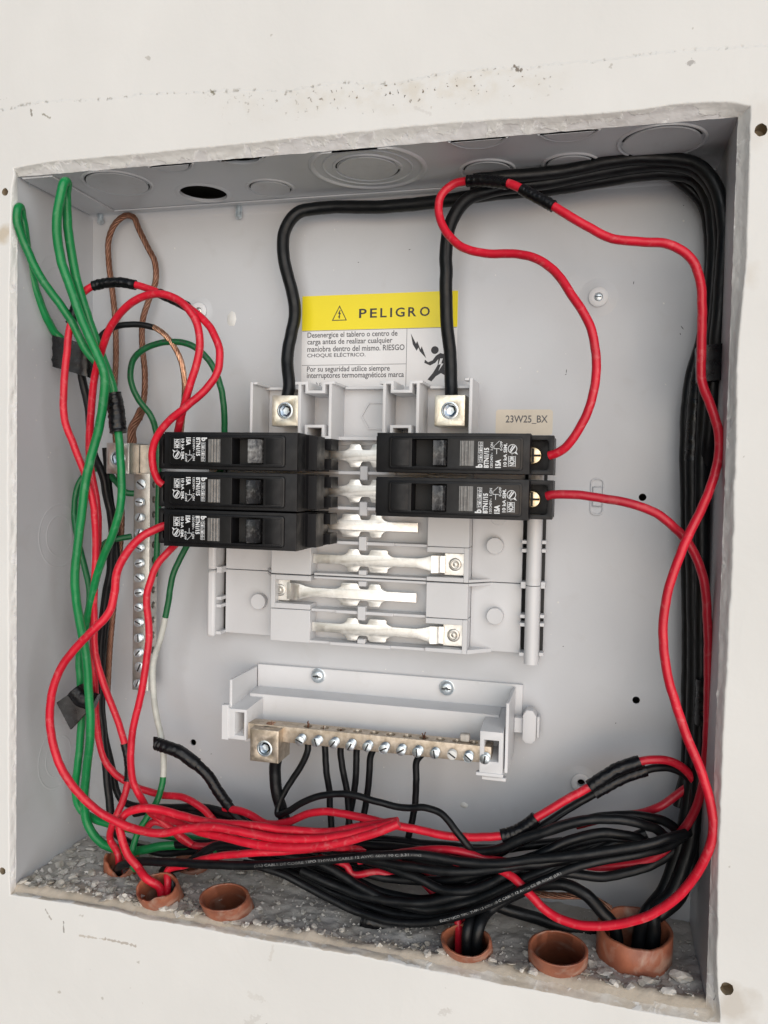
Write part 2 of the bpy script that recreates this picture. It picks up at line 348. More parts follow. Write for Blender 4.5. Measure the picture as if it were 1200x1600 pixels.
for i, (p, q) in enumerate(zip(front, inner)):
    d = Vector((p.x-q.x, 0, p.z-q.z)); 
    out = Vector((p.x-cen.x, 0, p.z-cen.z)).normalized()
    rough = (.2 if p.z > 300 else .45)*n3(p, .12) + .25*n3(p, .5, 9) + .2*n3(p, 1.3, 5)
    pj = p + out*rough
    rings[0].append(Vector((pj.x+out.x*1.1, wy(pj.x+out.x*1.1), pj.z+out.z*1.1)))
    rings[1].append(Vector((pj.x+out.x*.5, wy(pj.x+out.x*.5)+.04, pj.z+out.z*.5)))
    r2 = pj + out*.1; rings[2].append(Vector((r2.x, wy(r2.x)+.4+.15*n3(p,.9), r2.z)))
    qq = Vector((q.x - math.copysign(.22+.2*n3(q,.3), q.x-175), -.25, q.z - math.copysign((.3+.35*n3(q,.2)) if q.z > 100 else -.3, q.z-190)))
    for k, t in enumerate((.2, .45, .7, .9, 1.0)):
        r = Vector((pj.x, wy(pj.x)+1.3, pj.z)).lerp(qq, t)
        a = .8*n3(r, .25, 3+k) + .5*n3(r, .8, 7+k) if k < 4 else .25*n3(r, .6)
        rings[3+k].append(r + out*a*.8 + Vector((0, .3*a if k < 4 else 0, 0)))
nR = len(front)
mb = MB(); mb.v = [p for r in rings for p in r]
mb.f = [(k*nR+i, k*nR+(i+1) % nR, (k+1)*nR+(i+1) % nR, (k+1)*nR+i) for k in range(0, 7) for i in range(nR)]
HOLES = [(8,300,1.9),(1189,203,2.5),(1161,191,1.1),(1136,1545,2.7),(4,1361,1.9)]
hole_c = [(atwall(a, b), r) for a, b, r in HOLES]
outer = rect(-900, 1150, -700, 1150)
big = [outer, [(p.x, p.z) for p in rings[0]]]
def near_ring(c):  # holes that lie in the ring strip are cut as little cups standing on it instead
    return min((Vector((p.x, p.z))-Vector((c.x, c.z))).length for p in rings[0])
def wob(c, r, n=18): return [(c.x+(r*(1+.18*n3(Vector((i,c.x,3)),.7)))*math.cos(2*PI*i/n), c.z+(r*(1+.18*n3(Vector((i,c.z,8)),.7)))*math.sin(2*PI*i/n)) for i in range(n)]
loops = []
def inside(pt, poly):
    c = False
    for i in range(len(poly)):
        a, b = poly[i], poly[i-1]
        if (a[1] > pt[1]) != (b[1] > pt[1]) and pt[0] < (b[0]-a[0])*(pt[1]-a[1])/(b[1]-a[1])+a[0]: c = not c
    return c
cups = MB()
for c, r in hole_c:
    if near_ring(c) > r+.15 and not inside((c.x, c.z), big[1]):
        lp = wob(c, r); loops.append(lp); n = len(lp)
        v = [Vector((a, wy(a), b)) for a, b in lp] + [Vector((a, wy(a)+7, b)) for a, b in lp]
        cups.add(v, [(i, (i+1) % n, n+(i+1) % n, n+i) for i in range(n)] + [tuple(range(n, 2*n))])
wm = shape_mesh(big+loops, 0.0, 0, None)
for v in wm.vertices: v.co = Vector((v.co.x, wy(v.co.x), v.co.y))
wall = link_mesh('wall', wm, M['wall'], None, smooth=0); wall['kind'] = 'structure'
lipo = mb.build('plaster_edge', M['lip'], wall, smooth=60)
ca = lipo.data.color_attributes.new('kind_mask', 'FLOAT_COLOR', 'POINT')
for k in range(8):
    for i in range(nR):
        q = rings[k][i]; paint = (1.0, 1.0, .7, .5, .42, .36, .3, .2)[k]
        low = max(0, min(1, (6-q.z)/6)) if k > 0 else 0
        if low > 0: paint *= (.95 if k < 2 else .45)
        if q.x > 343 and q.z > 6: paint = min(1, paint+.5)
        if q.x < 5 and q.z > 6: paint = min(1, paint+.3)
        ca.data[k*nR+i].color = (paint, low, 0, 1)
cups.build('screw_hole', M['sand'], wall)
nb = MB()     # unseen masonry shell behind the metal box, added to block stray light
for (a, b) in ((-16, 366),): pass
nv = [Vector((x, y, z)) for y in (-2.5, 92) for x, z in ((-14,-18),(364,-18),(364,396),(-14,396))]
nb.add(nv, [(0,1,5,4),(1,2,6,5),(2,3,7,6),(3,0,4,7),(4,5,6,7)])
nb.build('light_block_shell', M['cavity'], wall, smooth=0)
# ------------------------------------------------------------------ metal box
D = 67.0
box = thing('panel_box', 'shallow light grey metal electrical box set into the plastered wall', 'electrical box', (175, D, 0))
# back panel with its embossed bosses and drilled holes
HB = [(at(935,465,D),1.9),(at(1004,777,D),1.9),(at(994,1094,D),1.9),(at(908,1222,D),1.9),(at(302,1160,D),1.9),(at(312,487,D),1.7)]
bp = shape_mesh([rect(0,350,0,380)]+[circle(p.x,p.z,r,20) for p, r in HB], 1.0, 0, XZ(D))
link_mesh('back_panel', bp, M['enamel'], box)
for i in (0, 3, 5):
    p = HB[i][0]; r0 = 10 if i == 0 else 8.5
    m_ = MB().lathe((p.x, D, p.z), (0,-1,0), [(r0,.02),(r0-2,.25),(r0-4.6,.9),(r0-6.2,1.3),(2.2,1.35),(1.9,1.2),(1.9,-2)], 32)
    m_.build('boss', M['enamel'], box, smooth=40)
    MB().lathe((p.x, D-1.3, p.z), (0,-1,0), [(5.0,-.3),(5.0,.5),(4.6,.8),(2.3,.8),(2.1,.5),(2.0,-1)], 30).build('washer', M['plastic2'], box, smooth=40)
    if i != 3:
        sc_ = MB().lathe((p.x, D-1.3, p.z), (0,-1,0), [(2.0,-.8),(2.0,.5),(1.6,.8),(.01,.85)], 20).build('screw_head', M['zinc' if i == 0 else 'nickel'], box, smooth=40)
        MB().box(p.x-1.5, p.x+1.5, D-2.2, D-2.12, p.z-.25, p.z+.25).build('screw_slot', M['darkgap'], sc_)
# ceiling (top wall) with knock-outs, an open knock-out hole, a front one cut off by the plaster
KO = [((47,18.5),16.2,0),((124.5,41),10.8,0),((183,24),28,1),((321,19.8),17.2,0),((240.5,38),11.5,0),((280.5,38.5),11.5,0),((241,-2.5),11.5,0),((281,-2.5),11.5,0),((88,-2.5),10.5,0)]
OPEN = [((85,42),12.8),((126,-4),10.5)]
# rounded fold between ceiling and back, and between side walls and back
topl = [rect(-1.2,351.2,0,D+1)]
for (c, r) in OPEN:
    lp = circle(c[0], c[1], r, 40); lp = [q for q in lp if q[1] > .7]
    if len(lp) < 40:
        k = min(range(len(lp)), key=lambda i: lp[i][0] if lp[i][1] < 4 else 1e9) if False else 0
        lp = sorted(lp, key=lambda q: q[0]); lp = [(lp[0][0]-.3, .6)] + lp + [(lp[-1][0]+.3, .6)]
    topl.append(lp)
tm = shape_mesh(topl, 1.2, 0, lambda a, b, d: Vector((a, b, 380+d)))
link_mesh('top_wall', tm, M['enamel'], box)
for (c, r, kind) in KO:
    p = Vector((c[0], c[1], 380)); cy = p.y
    def clip(prof_r): return prof_r
    m_ = MB()
    def ringlet(r_, wdt, h):
        n = 44; v = []; f = []
        prof = [(r_-wdt, 0.0), (r_-wdt*.5, h), (r_+wdt*.5, h), (r_+wdt, 0.0)]
        ok = []
        for i in range(n):
            t = 2*PI*i/n
            for (rr, hh) in prof: v.append(Vector((p.x+rr*math.cos(t), max(.6, min(D-.6, cy+rr*math.sin(t))), 380-hh-.02)))
        for i in range(n):
            j = (i+1) % n
            for k in range(3): f.append((i*4+k, j*4+k, j*4+k+1, i*4+k+1))
        m_.add(v, f)
    if kind: 
        ringlet(r, 1.6, .9); ringlet(r*.79, .7, .5); ringlet(r*.6, .8, .7)
    else: ringlet(r+1.6, .9, .7)
    m_.build('knockout_ring', M['enamel'], box, smooth=60)
    sl = MB(); rs = r if not kind else r*.56
    for (t0, t1) in ((.3, 2.7), (3.3, 6.0)):
        n = 26; v = []
        for i in range(n):
            t = t0+(t1-t0)*i/(n-1)
            for rr_ in (rs-.45, rs+.35): v.append(Vector((p.x+rr_*math.cos(t), max(.5, min(D-.5, cy+rr_*math.sin(t))), 380-.12)))
        sl.add(v, [(2*i, 2*i+1, 2*i+3, 2*i+2) for i in range(n-1)])
    sl.build('knockout_slit', M['darkgap'], box, smooth=0)
    n = 40; v = [Vector((p.x+(r-.4 if not kind else r*.52)*math.cos(2*PI*i/n), max(.6, min(D-.6, cy+(r-.4 if not kind else r*.52)*math.sin(2*PI*i/n))), 380-.85)) for i in range(n)]
    v2 = [Vector((q.x, q.y, 380-.01)) for q in v]
    MB().add(v+v2, [tuple(range(n)), tuple(range(2*n-1, n-1, -1))]+[(i,(i+1)%n,n+(i+1)%n,n+i) for i in range(n)]).build('knockout', M['knock'], box, smooth=30)
for (c, r) in OPEN:
    p = Vector((c[0], c[1], 380)); cy = p.y
    m_ = MB(); n = 36; v = []; f = []
    for i in range(n):
        t = 2*PI*i/n
        for rr, hh in ((r,-.9),(r,.5),(r+1.2,.7),(r+2.6,0)): v.append(Vector((p.x+rr*math.cos(t), max(.6, cy+rr*math.sin(t)), 380-hh-.02)))
    for i in range(n):
        j = (i+1)%n
        for k in range(3): f.append((i*4+k, j*4+k, j*4+k+1, i*4+k+1))
    m_.add(v, f).build('knockout_rim', M['enamel'], box, smooth=60)
# folded seam flange on the ceiling and strip along the back
a = atz(83,268,379.4); b = atz(176,327,379.4)
MB().box(2, 20, 1, 58, 378.9, 379.9).box(20.02, 349, 57.8, 62, 379.1, 379.9).build('corner_flange', M['enamel'], box, bevel=.2)
fm = MB()
for k in range(6):   # soft radius between ceiling and back
    t0, t1 = PI/2*k/6, PI/2*(k+1)/6; R_ = 5
    fm.add([Vector((x, D-R_+R_*math.sin(t), 380-R_+R_*math.cos(t))) for t in (t0, t1) for x in (0.05, 349.95)], [(0,1,3,2)])
me = fm.mesh(); bmm = bmesh.new(); bmm.from_mesh(me); bmesh.ops.remove_doubles(bmm, verts=bmm.verts, dist=.01); bmm.to_mesh(me); bmm.free()
link_mesh('top_fold', me, M['enamel'], box, smooth=60)
MB().box(-1.2, 0, 0, D+1, -1.2, 379.98).build('left_wall', M['enamel'], box)
MB().box(350, 351.2, 0, D+1, -1.2, 379.98).build('right_wall', M['enamel'], box)
for (cz, cy) in ((330, 34), (190, 36), (62, 36)):     # stamped circular knock-outs of the left wall
    for r in (11.5, 18):
        m_ = MB(); n = 48; v = []; f = []
        for i in range(n):
            t = 2*PI*i/n
            for rr, hh in ((r-.6,0),(r-.2,.10),(r+.2,.10),(r+.6,0)): v.append(Vector((.01+hh, cy+rr*math.cos(t), cz+rr*math.sin(t))))
        for i in range(n):
            j = (i+1)%n
            for k in range(3): f.append((i*4+k, j*4+k, j*4+k+1, i*4+k+1))
        m_.add(v, f).build('knockout_ring', M['enamel'], box, smooth=60)
# self-tapping screw points that stick through the ceiling
for (c, Y) in (((157,345),64),((373,336),64),((41,282),9)):
    p = at(*c, Y); prof = [(1.9,0)]
    top = 380; L_ = (top-p.z)+(2.5 if Y > 10 else 4.5); k = 0; h = 0; prof = []
    while h < L_-1.5: prof += [(1.5, h), (2.1, h+.35)]; h += .8
    prof += [(1.1, L_-.6), (0.01, L_)]
    MB().lathe((p.x, p.y, top), (0,0,-1), prof, 16).build('screw_tip', M['zinc'], box, smooth=60)
# embossed slot clip right of the breakers and little white drips of paint
p = at(933,776,D)
link_mesh('slot_tab', shape_mesh([rrect(p.x-3.4,p.x+3.4,p.z-9.6,p.z+9.6,2.6),rrect(p.x-2.7,p.x+2.7,p.z-8.9,p.z+8.9,2.1)], 1.0, .1, XZ(D-1)), M['enamel'], box)
MB().box(p.x-2.6,p.x+2.6,D-1.6,D,p.z-5.2,p.z+5.2).build('slot_tab', M['enamel'], box, bevel=.8)
for (px, py, sx, sz) in ((362,499,3.0,4.2),(1103,448,1.4,3.4),(725,1258,2.2,1.6)):
    p = at(px, py, D); m_ = MB(); n = 12; v = [Vector((p.x, D-.9, p.z))]
    for k, (q, h) in enumerate(((.6,.7),(1,.02))):
        for i in range(n):
            t = 2*PI*i/n; w_ = 1+.25*n3(Vector((i,px,0)),.8); v.append(Vector((p.x+sx*q*w_*math.cos(t), D-h, p.z+sz*q*w_*math.sin(t))))
    m_.add(v, [(0,1+i,1+(i+1)%n) for i in range(n)]+[(1+i,1+n+i,1+n+(i+1)%n,1+(i+1)%n) for i in range(n)]).build('paint_drip', M['white'], box, smooth=80)
sp_ = MB(); R5 = random.Random(21)
for k in range(130):
    sz = R5.choice((.18,.25,.3,.45,.6)); on_back = R5.random() < .7
    a_, z_ = (R5.uniform(8, 342), R5.uniform(25, 370)) if on_back else (R5.uniform(4, 62), R5.uniform(15, 360))
    pts = [(sz*R5.uniform(.5,1.2)*math.cos(t), sz*R5.uniform(.5,1.2)*math.sin(t)) for t in (0, 1.05, 2.1, 3.14, 4.2, 5.2)]
    q = [Vector((a_+u, D-.03, z_+v_)) if on_back else Vector((.03, a_+u, z_+v_)) for u, v_ in pts]
    c_ = Vector((a_, D-.15, z_)) if on_back else Vector((.15, a_, z_))
    sp_.add(q+[c_], [(i, (i+1) % 6, 6) for i in range(6)])
o_ = sp_.build('paint_specks', M['white'], box, smooth=80); o_['kind'] = 'stuff'
sp_ = MB()
for (px, py, l_, an) in ((1066,512,2.6,2.2),(1063,522,1.2,1.9),(990,442,1.8,1.4),(1068,321,.7,0),(885,580,2.2,1.5),(884,585,1.0,.5),(1110,850,.8,0),(962,1130,.9,1),(330,1178,1.0,.4),(545,1000,.9,1),(880,1010,.9,.3),(640,390,1.2,.2),(560,410,1.0,2.5)):
    c_ = at(px, py, D-.02); u = Vector((math.cos(an), 0, math.sin(an)))*l_/2; w_ = Vector((-math.sin(an), 0, math.cos(an)))*.22
    sp_.add([c_-u, c_-u*.3-w_, c_+u*.5-w_*.8, c_+u, c_+u*.4+w_, c_-u*.4+w_*.7], [(0,1,2,3,4,5)])
o_ = sp_.build('dirt_marks', M['nickel'], box, smooth=0); o_['kind'] = 'stuff'; o_.data.materials[0] = M['ink2']
# ---- danger label on the back panel
LY = D-.12
def P2(px, py, Y=LY): q = at(px, py, Y); return (q.x, q.z)
lx0, lz1 = P2(472.5, 463); lx1 = P2(716, 456)[0]; lzm = P2(474, 517)[1]; lz0 = 262.
lab = link_mesh('danger_label', shape_mesh([rect(lx0,lx1,lz0,lz1)], .12, 0, XZ(LY)), M['paper'], box, smooth=0)
tag(lab, 'yellow and white danger sticker reading PELIGRO on the back of the box')
YB = LY-.05
link_mesh('yellow_band', shape_mesh([rect(lx0+.05,lx1-.05,lzm,lz1-.05)], .04, 0, XZ(YB)), M['yellow'], lab, smooth=0)
YT = YB-.03
def flat(loops, y=YT): 
    me = shape_mesh(loops, 0.0, 0, None)
    for v in me.vertices: v.co = Vector((v.co.x, y, v.co.y))
    return me
tx0, tx1 = P2(561,0)[0], P2(671.5,0)[0]
X_ = lambda px, py: P2(px, py)[0]
Z_ = lambda px, py: P2(px, py)[1]
def fit_text(s, px0, px1, py_base, py_top, bold=0.0, y=YT):
    """text whose box runs from pixel column px0 to px1 on the label"""
    x0, z0 = P2(px0, py_base); x1 = P2(px1, py_base)[0]; z1 = P2(px0, py_top)[1]
    return print_text(s, lambda u, v: Vector((x0+(x1-x0)*u, y, z0+(z1-z0)*v)), bold)
pel = []
xs0, xs1 = X_(561,497), X_(671.5,494); zb, zt = Z_(565,497), Z_(565,482.5)
word = 'PELIGRO'; wd = [.95,.85,.8,.24,1.12,1.0,1.2]; tot = sum(wd)+.42*6; xx = xs0
for ch, k in zip(word, wd):
    k *= (xs1-xs0)/tot; xe = xx+k
    pel.append(print_text(ch, lambda u, v, xx=xx, xe=xe: Vector((xx+(xe-xx)*u, YT, zb+(zt-zb)*v)), .018)); xx = xe+.42*(xs1-xs0)/tot
cx, cz = P2(530.5, 490); hw = 4.4; top_ = cz+4.6; bot = cz-3.9
tri = lambda s: [(cx-hw*s, bot+(1-s)*2.6), (cx+hw*s, bot+(1-s)*2.6), (cx, bot+(1-s)*2.6+(top_-bot)*s)]
pel.append(flat([tri(1), tri(.82)]))
pel.append(flat([[(cx+.1,cz+1.9),(cx-.9,cz-.2),(cx-.1,cz-.2),(cx-.5,cz-1.6),(cx-.9,cz-1.5),(cx,cz-3.0),(cx+.5,cz-1.4),(cx+.1,cz-1.5),(cx+.9,cz+.4),(cx+.2,cz+.4),(cx+.6,cz+1.9)]]))
link_mesh('print', join(pel), M['ink'], lab, smooth=0)
small = []
# lines of text: left edge x from the photograph, equal pitch
ty = [(528.5,'Desenergice el tablero o centro de',621), (539,'carga antes de realizar cualquier',613), (550,'maniobra dentro del mismo. RIESGO',632), (559.5,'CHOQUE ELÉCTRICO.',571), (581.5,'Por su seguridad utilice siempre',609), (591.5,'interruptores termomagnéticos marca',631)]
xl = X_(480,560)
for (py, s, pe) in ty:
    z = Z_(480, py); h = 3.15 if s != 'CHOQUE ELÉCTRICO.' else 2.9
    desc = .75 if any(c in s for c in 'gpqj') else 0
    xe = X_(pe, py)
    small.append(print_text(s, lambda u, v, z=z, h=h, xe=xe, desc=desc: Vector((xl+(xe-xl)*u, YT, z-desc+(h+desc)*v)), .012))
small.append(print_text('b ti', lambda u, v: Vector((X_(494,600)+3*u, YT, Z_(494,603)+2.2*v))))
small.append(flat([rect(lx0+.3, X_(635,560), Z_(480,571)-.12, Z_(480,571)+.12)]))
small.append(flat([rect(X_(635,560)-.12, X_(635,560)+.12, lz0+1, lzm-.1)]))
small.append(flat([rect(lx0+.3, lx1-.3, lzm-.35, lzm-.1)]))
link_mesh('print', join(small), M['ink2'], lab, smooth=0)
pic = []
def q2(pts): return [P2(*p) for p in pts]
pic.append(flat([q2([(642,521),(650,537),(652,533),(657,546),(659,541),(666,560),(656,549),(654,543),(651,548),(645,538)])]))
c_ = P2(679.5,547); pic.append(flat([circle(c_[0], c_[1], 2.1, 20)]))
pic.append(flat([q2([(664,562),(669,566),(676,563),(681,556),(688,551.5),(697,554),(704,560),(712,572),(708,574),(701,566),(697,570),(694,578),(703,584),(706,598),(701,599),(698,588),(689,583),(681,588),(674,596),(668,593),(677,582),(684,570),(685,561),(680,567),(672,571),(663,567)]),
                q2([(688,560),(685,570),(689,569),(685,580),(693,568),(689.5,568),(692,560)])]))
link_mesh('running_figure', join(pic), M['ink'], lab, smooth=0)
# ---- small cream sticker
sx0, sz1 = P2(775,640); sx1, sz0 = P2(863,680)
st = link_mesh('code_sticker', shape_mesh([rrect(sx0,sx1,sz0,sz1,1.6)], .12, 0, XZ(LY)), M['cream'], box, smooth=0)
tag(st, 'cream sticker with the code 23W25_BX')
a0, b0 = P2(790,661); a1, b1 = P2(856,649)
link_mesh('print', print_text('23W25_BX', lambda u, v: Vector((a0+(a1-a0)*u, LY-.04, b0-.4+(b1-b0+.4)*v)), .012), M['ink2'], st, smooth=0)
# ------------------------------------------------------------------ busbar chassis
CX = 178.0
ch = thing('busbar_chassis', 'grey plastic breaker chassis with six bright stab bars in the middle of the box', 'busbar chassis', (CX, D, 134))
YF, YP, YB_ = 58.0, 47.0, 50.0           # trough floor, raised shoulders, bar faces
ROWS = [238.3, 219.4, 200.8, 182.0, 163.5, 144.6]
def cbox(name, *b, m='plastic', bevel=.35): return MB().box(*b).build(name, M[m], ch, bevel=bevel)
cbox('trough_floor', 126, 234, YF, D-.1, 173.2, 276)
cbox('trough_floor', 126, 234, YF, D-.1, 135.5, 172.8)
seamz = (173.25, 172.75)
# shoulders, left (x 125..149) and right (x 213..235), with pockets for the bar lugs
def shoulder(x0, x1, rows, pocket_side):
    for r in rows:
        z = ROWS[r]; lo, hi = z-9.35, z+9.35
        if r == 3: lo = 173.25
        if r == 4: hi = 172.75
        if r == 5: lo = 136
        has = (r in (3, 5, 1)) if pocket_side == 'R' else (r in (4, 2))
        if not has: cbox('shoulder', x0, x1, YP, YF, lo+.05, hi-.05)
        else:
            m_ = MB(); ph = 6.4
            if pocket_side == 'R': m_.box(x1-2.5, x1, YP, YF, lo+.05, hi-.05); e0, e1 = x0, x1-2.5
            else: m_.box(x0, x0+2.5, YP, YF, lo+.05, hi-.05); e0, e1 = x0+2.5, x1
            m_.box(e0, e1, YP+.02, YF, z+ph, hi-.07); m_.box(e0, e1, YP+.02, YF, lo+.07, z-ph)
            m_.build('shoulder', M['plastic'], ch, bevel=.25)
shoulder(125.5, 148.5, range(6), 'L'); shoulder(212.5, 234.5, range(6), 'R')
# ribs between the bars, each with its little post
for i in range(6):
    z = ROWS[i]-9.3
    if i == 3:
        cbox('rib', 150, 212.4, YP+1, YF, 173.3, 174.6); cbox('rib', 150, 212.4, YP+1, YF, 171.4, 172.7); 
    else:
        if i < 5: cbox('rib', 148.6, 212.4, YP+1.5, YF, z-.75, z+.75); cbox('rib', 163, 195, YP, YP+1.4, z-.85, z+.95)
        else: cbox('rib', 146, 212.4, YP+1, YF, 136, 137.6); cbox('rib', 160, 194, YP-.4, YP+.9, 135.8, 137.7)
    if i < 5 and i != 3:
        cbox('post', CX-2.4, CX+1.8, YP-1.2, YP+3, z-3.7, z+3.7)
    elif i == 3: cbox('post', CX-2.4, CX+1.8, YP-.6, YP+3, 174.7, 177.2); cbox('post', CX-2.4, CX+1.8, YP-.6, YP+3, 168.6, 171.3)
    else: cbox('post', CX-2.4, CX+1.8, YP-.6, YP+3, 137.8, 140.2)
# bars
def bar_outline(z, flip, long_):
    s = -1 if flip else 1
    th = 2.55; lb = 6.2
    R_ = [(0,3.2),(1.9,3.2),(2.6,3.9),(3.1,lb-.8),(3.9,lb),(12.2,lb),(12.9,lb-.7),(12.9,4.2),(14.6,th+.5),(16.5,th),(29,th),(33,3.2),(37,4.4),(44,4.6)]
    Lf = [(-1.9,3.2),(-2.6,3.9),(-3.1,lb-.8),(-3.9,lb),(-8.4,lb),(-9.2,lb-.7),(-9.5,4.2),(-11,th+.5),(-13,th),(-29,th)]
    if not long_: R_ = R_[:11]
    up = R_ + [(x, -h) for x, h in R_[::-1]] + [(x, -h) for x, h in Lf] + [(x, h) for x, h in Lf[::-1]]
    return [(CX-.3+s*x, z+h) for x, h in up]
for i, z in enumerate(ROWS):
    flip = i in (4, 2); 
    lp = bar_outline(z, flip, True)
    s = -1 if flip else 1; 
    me = shape_mesh([lp], 1.8, .25, XZ(YB_))
    bar = link_mesh('stab_bar', me, M['tin'], ch, smooth=30)
    xa = CX-.3+s*37.0
    # rolled end that dives under the lug plate
    m_ = MB(); n = 10; v = []; f = []
    for k in range(n+1):
        t = PI*k/n; xx = xa + s*(3.2*math.sin(t*.5)*1.0 + k*.18); yy = YB_-2.1 + 2.2*(1-math.cos(t))/1.0*.9
        v += [Vector((xx+s*1.2*math.sin(t), yy-.0, z-4.5)), Vector((xx+s*1.2*math.sin(t), yy, z+4.5))]
    f = [(2*k, 2*k+1, 2*k+3, 2*k+2) for k in range(n)]
    m_.add(v, f).build('rolled_end', M['tin'], bar, smooth=80)
    x0, x1 = sorted((xa+s*6.2, xa+s*17.6))
    MB().box(x0, x1, YB_+2.6, YB_+4.0, z-5.9, z+5.9).build('lug_plate', M['tin'], bar, bevel=.3)
    cxp = (x0+x1)/2
    MB().lathe((cxp, YB_+2.6, z), (0,-1,0), [(3.4,0),(3.4,.5),(2.9,.8),(2.2,.8),(2.0,.1),(1.3,.0),(1.1,.7),(.01,.9)], 24).build('rivet', M['nickel'], bar, smooth=40)
# wings beside the shoulders, pegs, slotted rails
for (z0, z1) in ((173.2, 236), (136.5, 172.8)):
    sh = shape_mesh([rect(93.5,125.4,z0,z1)], 3, .3, XZ(YF)); link_mesh('wing', sh, M['plastic'], ch)
    sh = shape_mesh([rect(234.6,261,z0,z1)], 3, .3, XZ(YF)); link_mesh('wing', sh, M['plastic'], ch)
    MB().box(85.8, 90.6, 49.5, D-.2, z0-(1.5 if z0 < 150 else 0), z1).build('rail', M['plastic2'], ch, bevel=1.4)
    m_ = MB(); zt0 = z0-(4 if z0 < 150 else 0)
    m_.cyl((267.2, 52.6, zt0), (267.2, 52.6, z1), 3.7, 28); m_.box(263.6, 270.8, 52.8, D-.2, zt0+.02, z1-.02)
    m_.build('rail', M['plastic2'], ch, smooth=40)
    h = z1-z0; steps = [z0+.6, z0+h*.44, z0+h*.56, z1-.6] if h < 50 else [z0+.6, z0+h*.28, z0+h*.35, z0+h*.66, z0+h*.72, z1-.6]
    for zz in steps:
        cbox('rung', 90.6, 93.5, 52, 61, zz-.9, zz+.9, bevel=.2); cbox('rung', 261, 263.6, 52, 61, zz-.9, zz+.9, bevel=.2)
        cbox('rung', 270.9, 273.2, 55, 61, zz-.9, zz+.9, bevel=.2)
    MB().box(90.6, 93.5, 62, 64, z0, z1).build('rail_back', M['darkgap'], ch)
    MB().box(261, 263.6, 63, 64, z0, z1).build('rail_back', M['darkgap'], ch)
    MB().box(270.9, 272.4, 61.5, 64, z0, z1).build('rail_back', M['darkgap'], ch)
for (px, py) in ((403,940),(773,853),(773,963),(778,808)):
    p = at(px, py, 54)
    d_ = 4.5 if py != 808 else .6
    MB().cyl((p.x, YF-d_, p.z), (p.x, YF, p.z), 4.4, 32).build('peg', M['plastic'], ch, bevel=.35)
    link_mesh
for zc in (173.0,):
    for s, xa, xb in ((1, 234.6, 245), (-1, 125.4, 119)):
        me = bpy.data.meshes.new('g'); 
        v = [Vector((xa, YP+1, zc+.3)), Vector((xa, YF, zc+.3)), Vector((xb, YF, zc+.3)), Vector((xa, YP+1, zc+1.6)), Vector((xa, YF, zc+1.6)), Vector((xb, YF, zc+1.6))]
        for dz in (0, -1.95):
            MB().add([q+Vector((0,0,dz)) for q in v], [(0,1,2),(3,5,4),(0,3,4,1),(1,4,5,2),(2,5,3,0)]).build('gusset', M['plastic'], ch)
v = [Vector((234.6, YP+1, 136)), Vector((234.6, YF, 136)), Vector((246, YF, 136)), Vector((234.6, YP+1, 138)), Vector((234.6, YF, 138)), Vector((246, YF, 138))]
MB().add(v, [(0,1,2),(3,5,4),(0,3,4,1),(1,4,5,2),(2,5,3,0)]).build('gusset', M['plastic'], ch)
# upper end: two hollow towers, two outer fins, hexagonal recess, two lugs
YT0 = 34.0
def ribbon(path, t, y0, y1, m_):
    for (x0, z0), (x1, z1) in zip(path, path[1:]):
        xa, xb = sorted((x0, x1)); za, zb = sorted((z0, z1))
        m_.box(xa-t/2, xb+t/2, y0, y1, za-t/2, zb+t/2)
for (x0, x1) in ((144.6, 163.0), (190.4, 209.4)):
    t = 1.5; zt, zb = 275.4, 247.6
    w_ = x1-x0; n0, n1 = x0+w_*.33, x0+w_*.68; dpt = 4.6
    outl = [(x0-1.8,zt+.7),(x0-1.8,zt-.7),(x0,zt-.7),(x0,zb-.4),(n0-.7,zb-.4),(n0-.7,zb+dpt),(n1+.7,zb+dpt),(n1+.7,zb-.4+1.2),(x1-.0,zb+.8),(x1,zb-.7+1.5)]
    outer_ = [(x0-1.8,zt+.7),(x0-1.8,zt-.8),(x0,zt-.8),(x0,zb),(n0-.7,zb),(n0-.7,zb+dpt),(n1+.7,zb+dpt),(n1+.7,zb-1.2),(x1,zb-1.2),(x1,zt-.6),(x1+1.6,zt-.6),(x1+1.6,zt+.7),(n1+.7,zt+.7),(n1+.7,zt-dpt+.7),(n0-.7,zt-dpt+.7),(n0-.7,zt+.7)]
    hole_ = [(x0+t,zt-.8),(x0+t,zb+t),(n0-.7-t,zb+t),(n0-.7-t,zb+dpt+t),(n1+.7+t,zb+dpt+t),(n1+.7+t,zb-1.2+t),(x1-t,zb-1.2+t),(x1-t,zt-.8),(n1+.7+t,zt-.8),(n1+.7+t,zt-dpt+.7-t),(n0-.7-t,zt-dpt+.7-t),(n0-.7-t,zt-.8)]
    link_mesh('tower', shape_mesh([outer_, hole_], YF-YT0-.05, .12, XZ(YT0)), M['plastic2'], ch, smooth=30)
cbox('fin', 117.3, 118.9, YT0, YF, 246.5, 276.2, m='plastic2'); cbox('fin', 119, 121.4, YT0, YF-.1, 274.9, 276.2, m='plastic2')
cbox('fin', 234.6, 236.3, YT0, YF, 247, 277.2, m='plastic2'); cbox('fin', 232.2, 234.5, YT0, YT0+5, 275.8, 277.2, m='plastic2')
cbox('end_plate', 119, 234.5, YF-1.2, YF-.05, 244, 275.4, bevel=.2)
cbox('top_ledge', 119, 144.4, YF-6, YF-1.25, 274.0, 275.4, bevel=.2); cbox('top_ledge', 164.8, 188.4, YF-6, YF-1.25, 274.0, 275.4, bevel=.2); cbox('top_ledge', 211.2, 234.4, YF-6, YF-1.25, 274, 275.4, bevel=.2)
cbox('cross_ledge', 149, 212, YP+.5, YF, 246.4, 248.4, bevel=.3)
cxh, czh = 181, 260
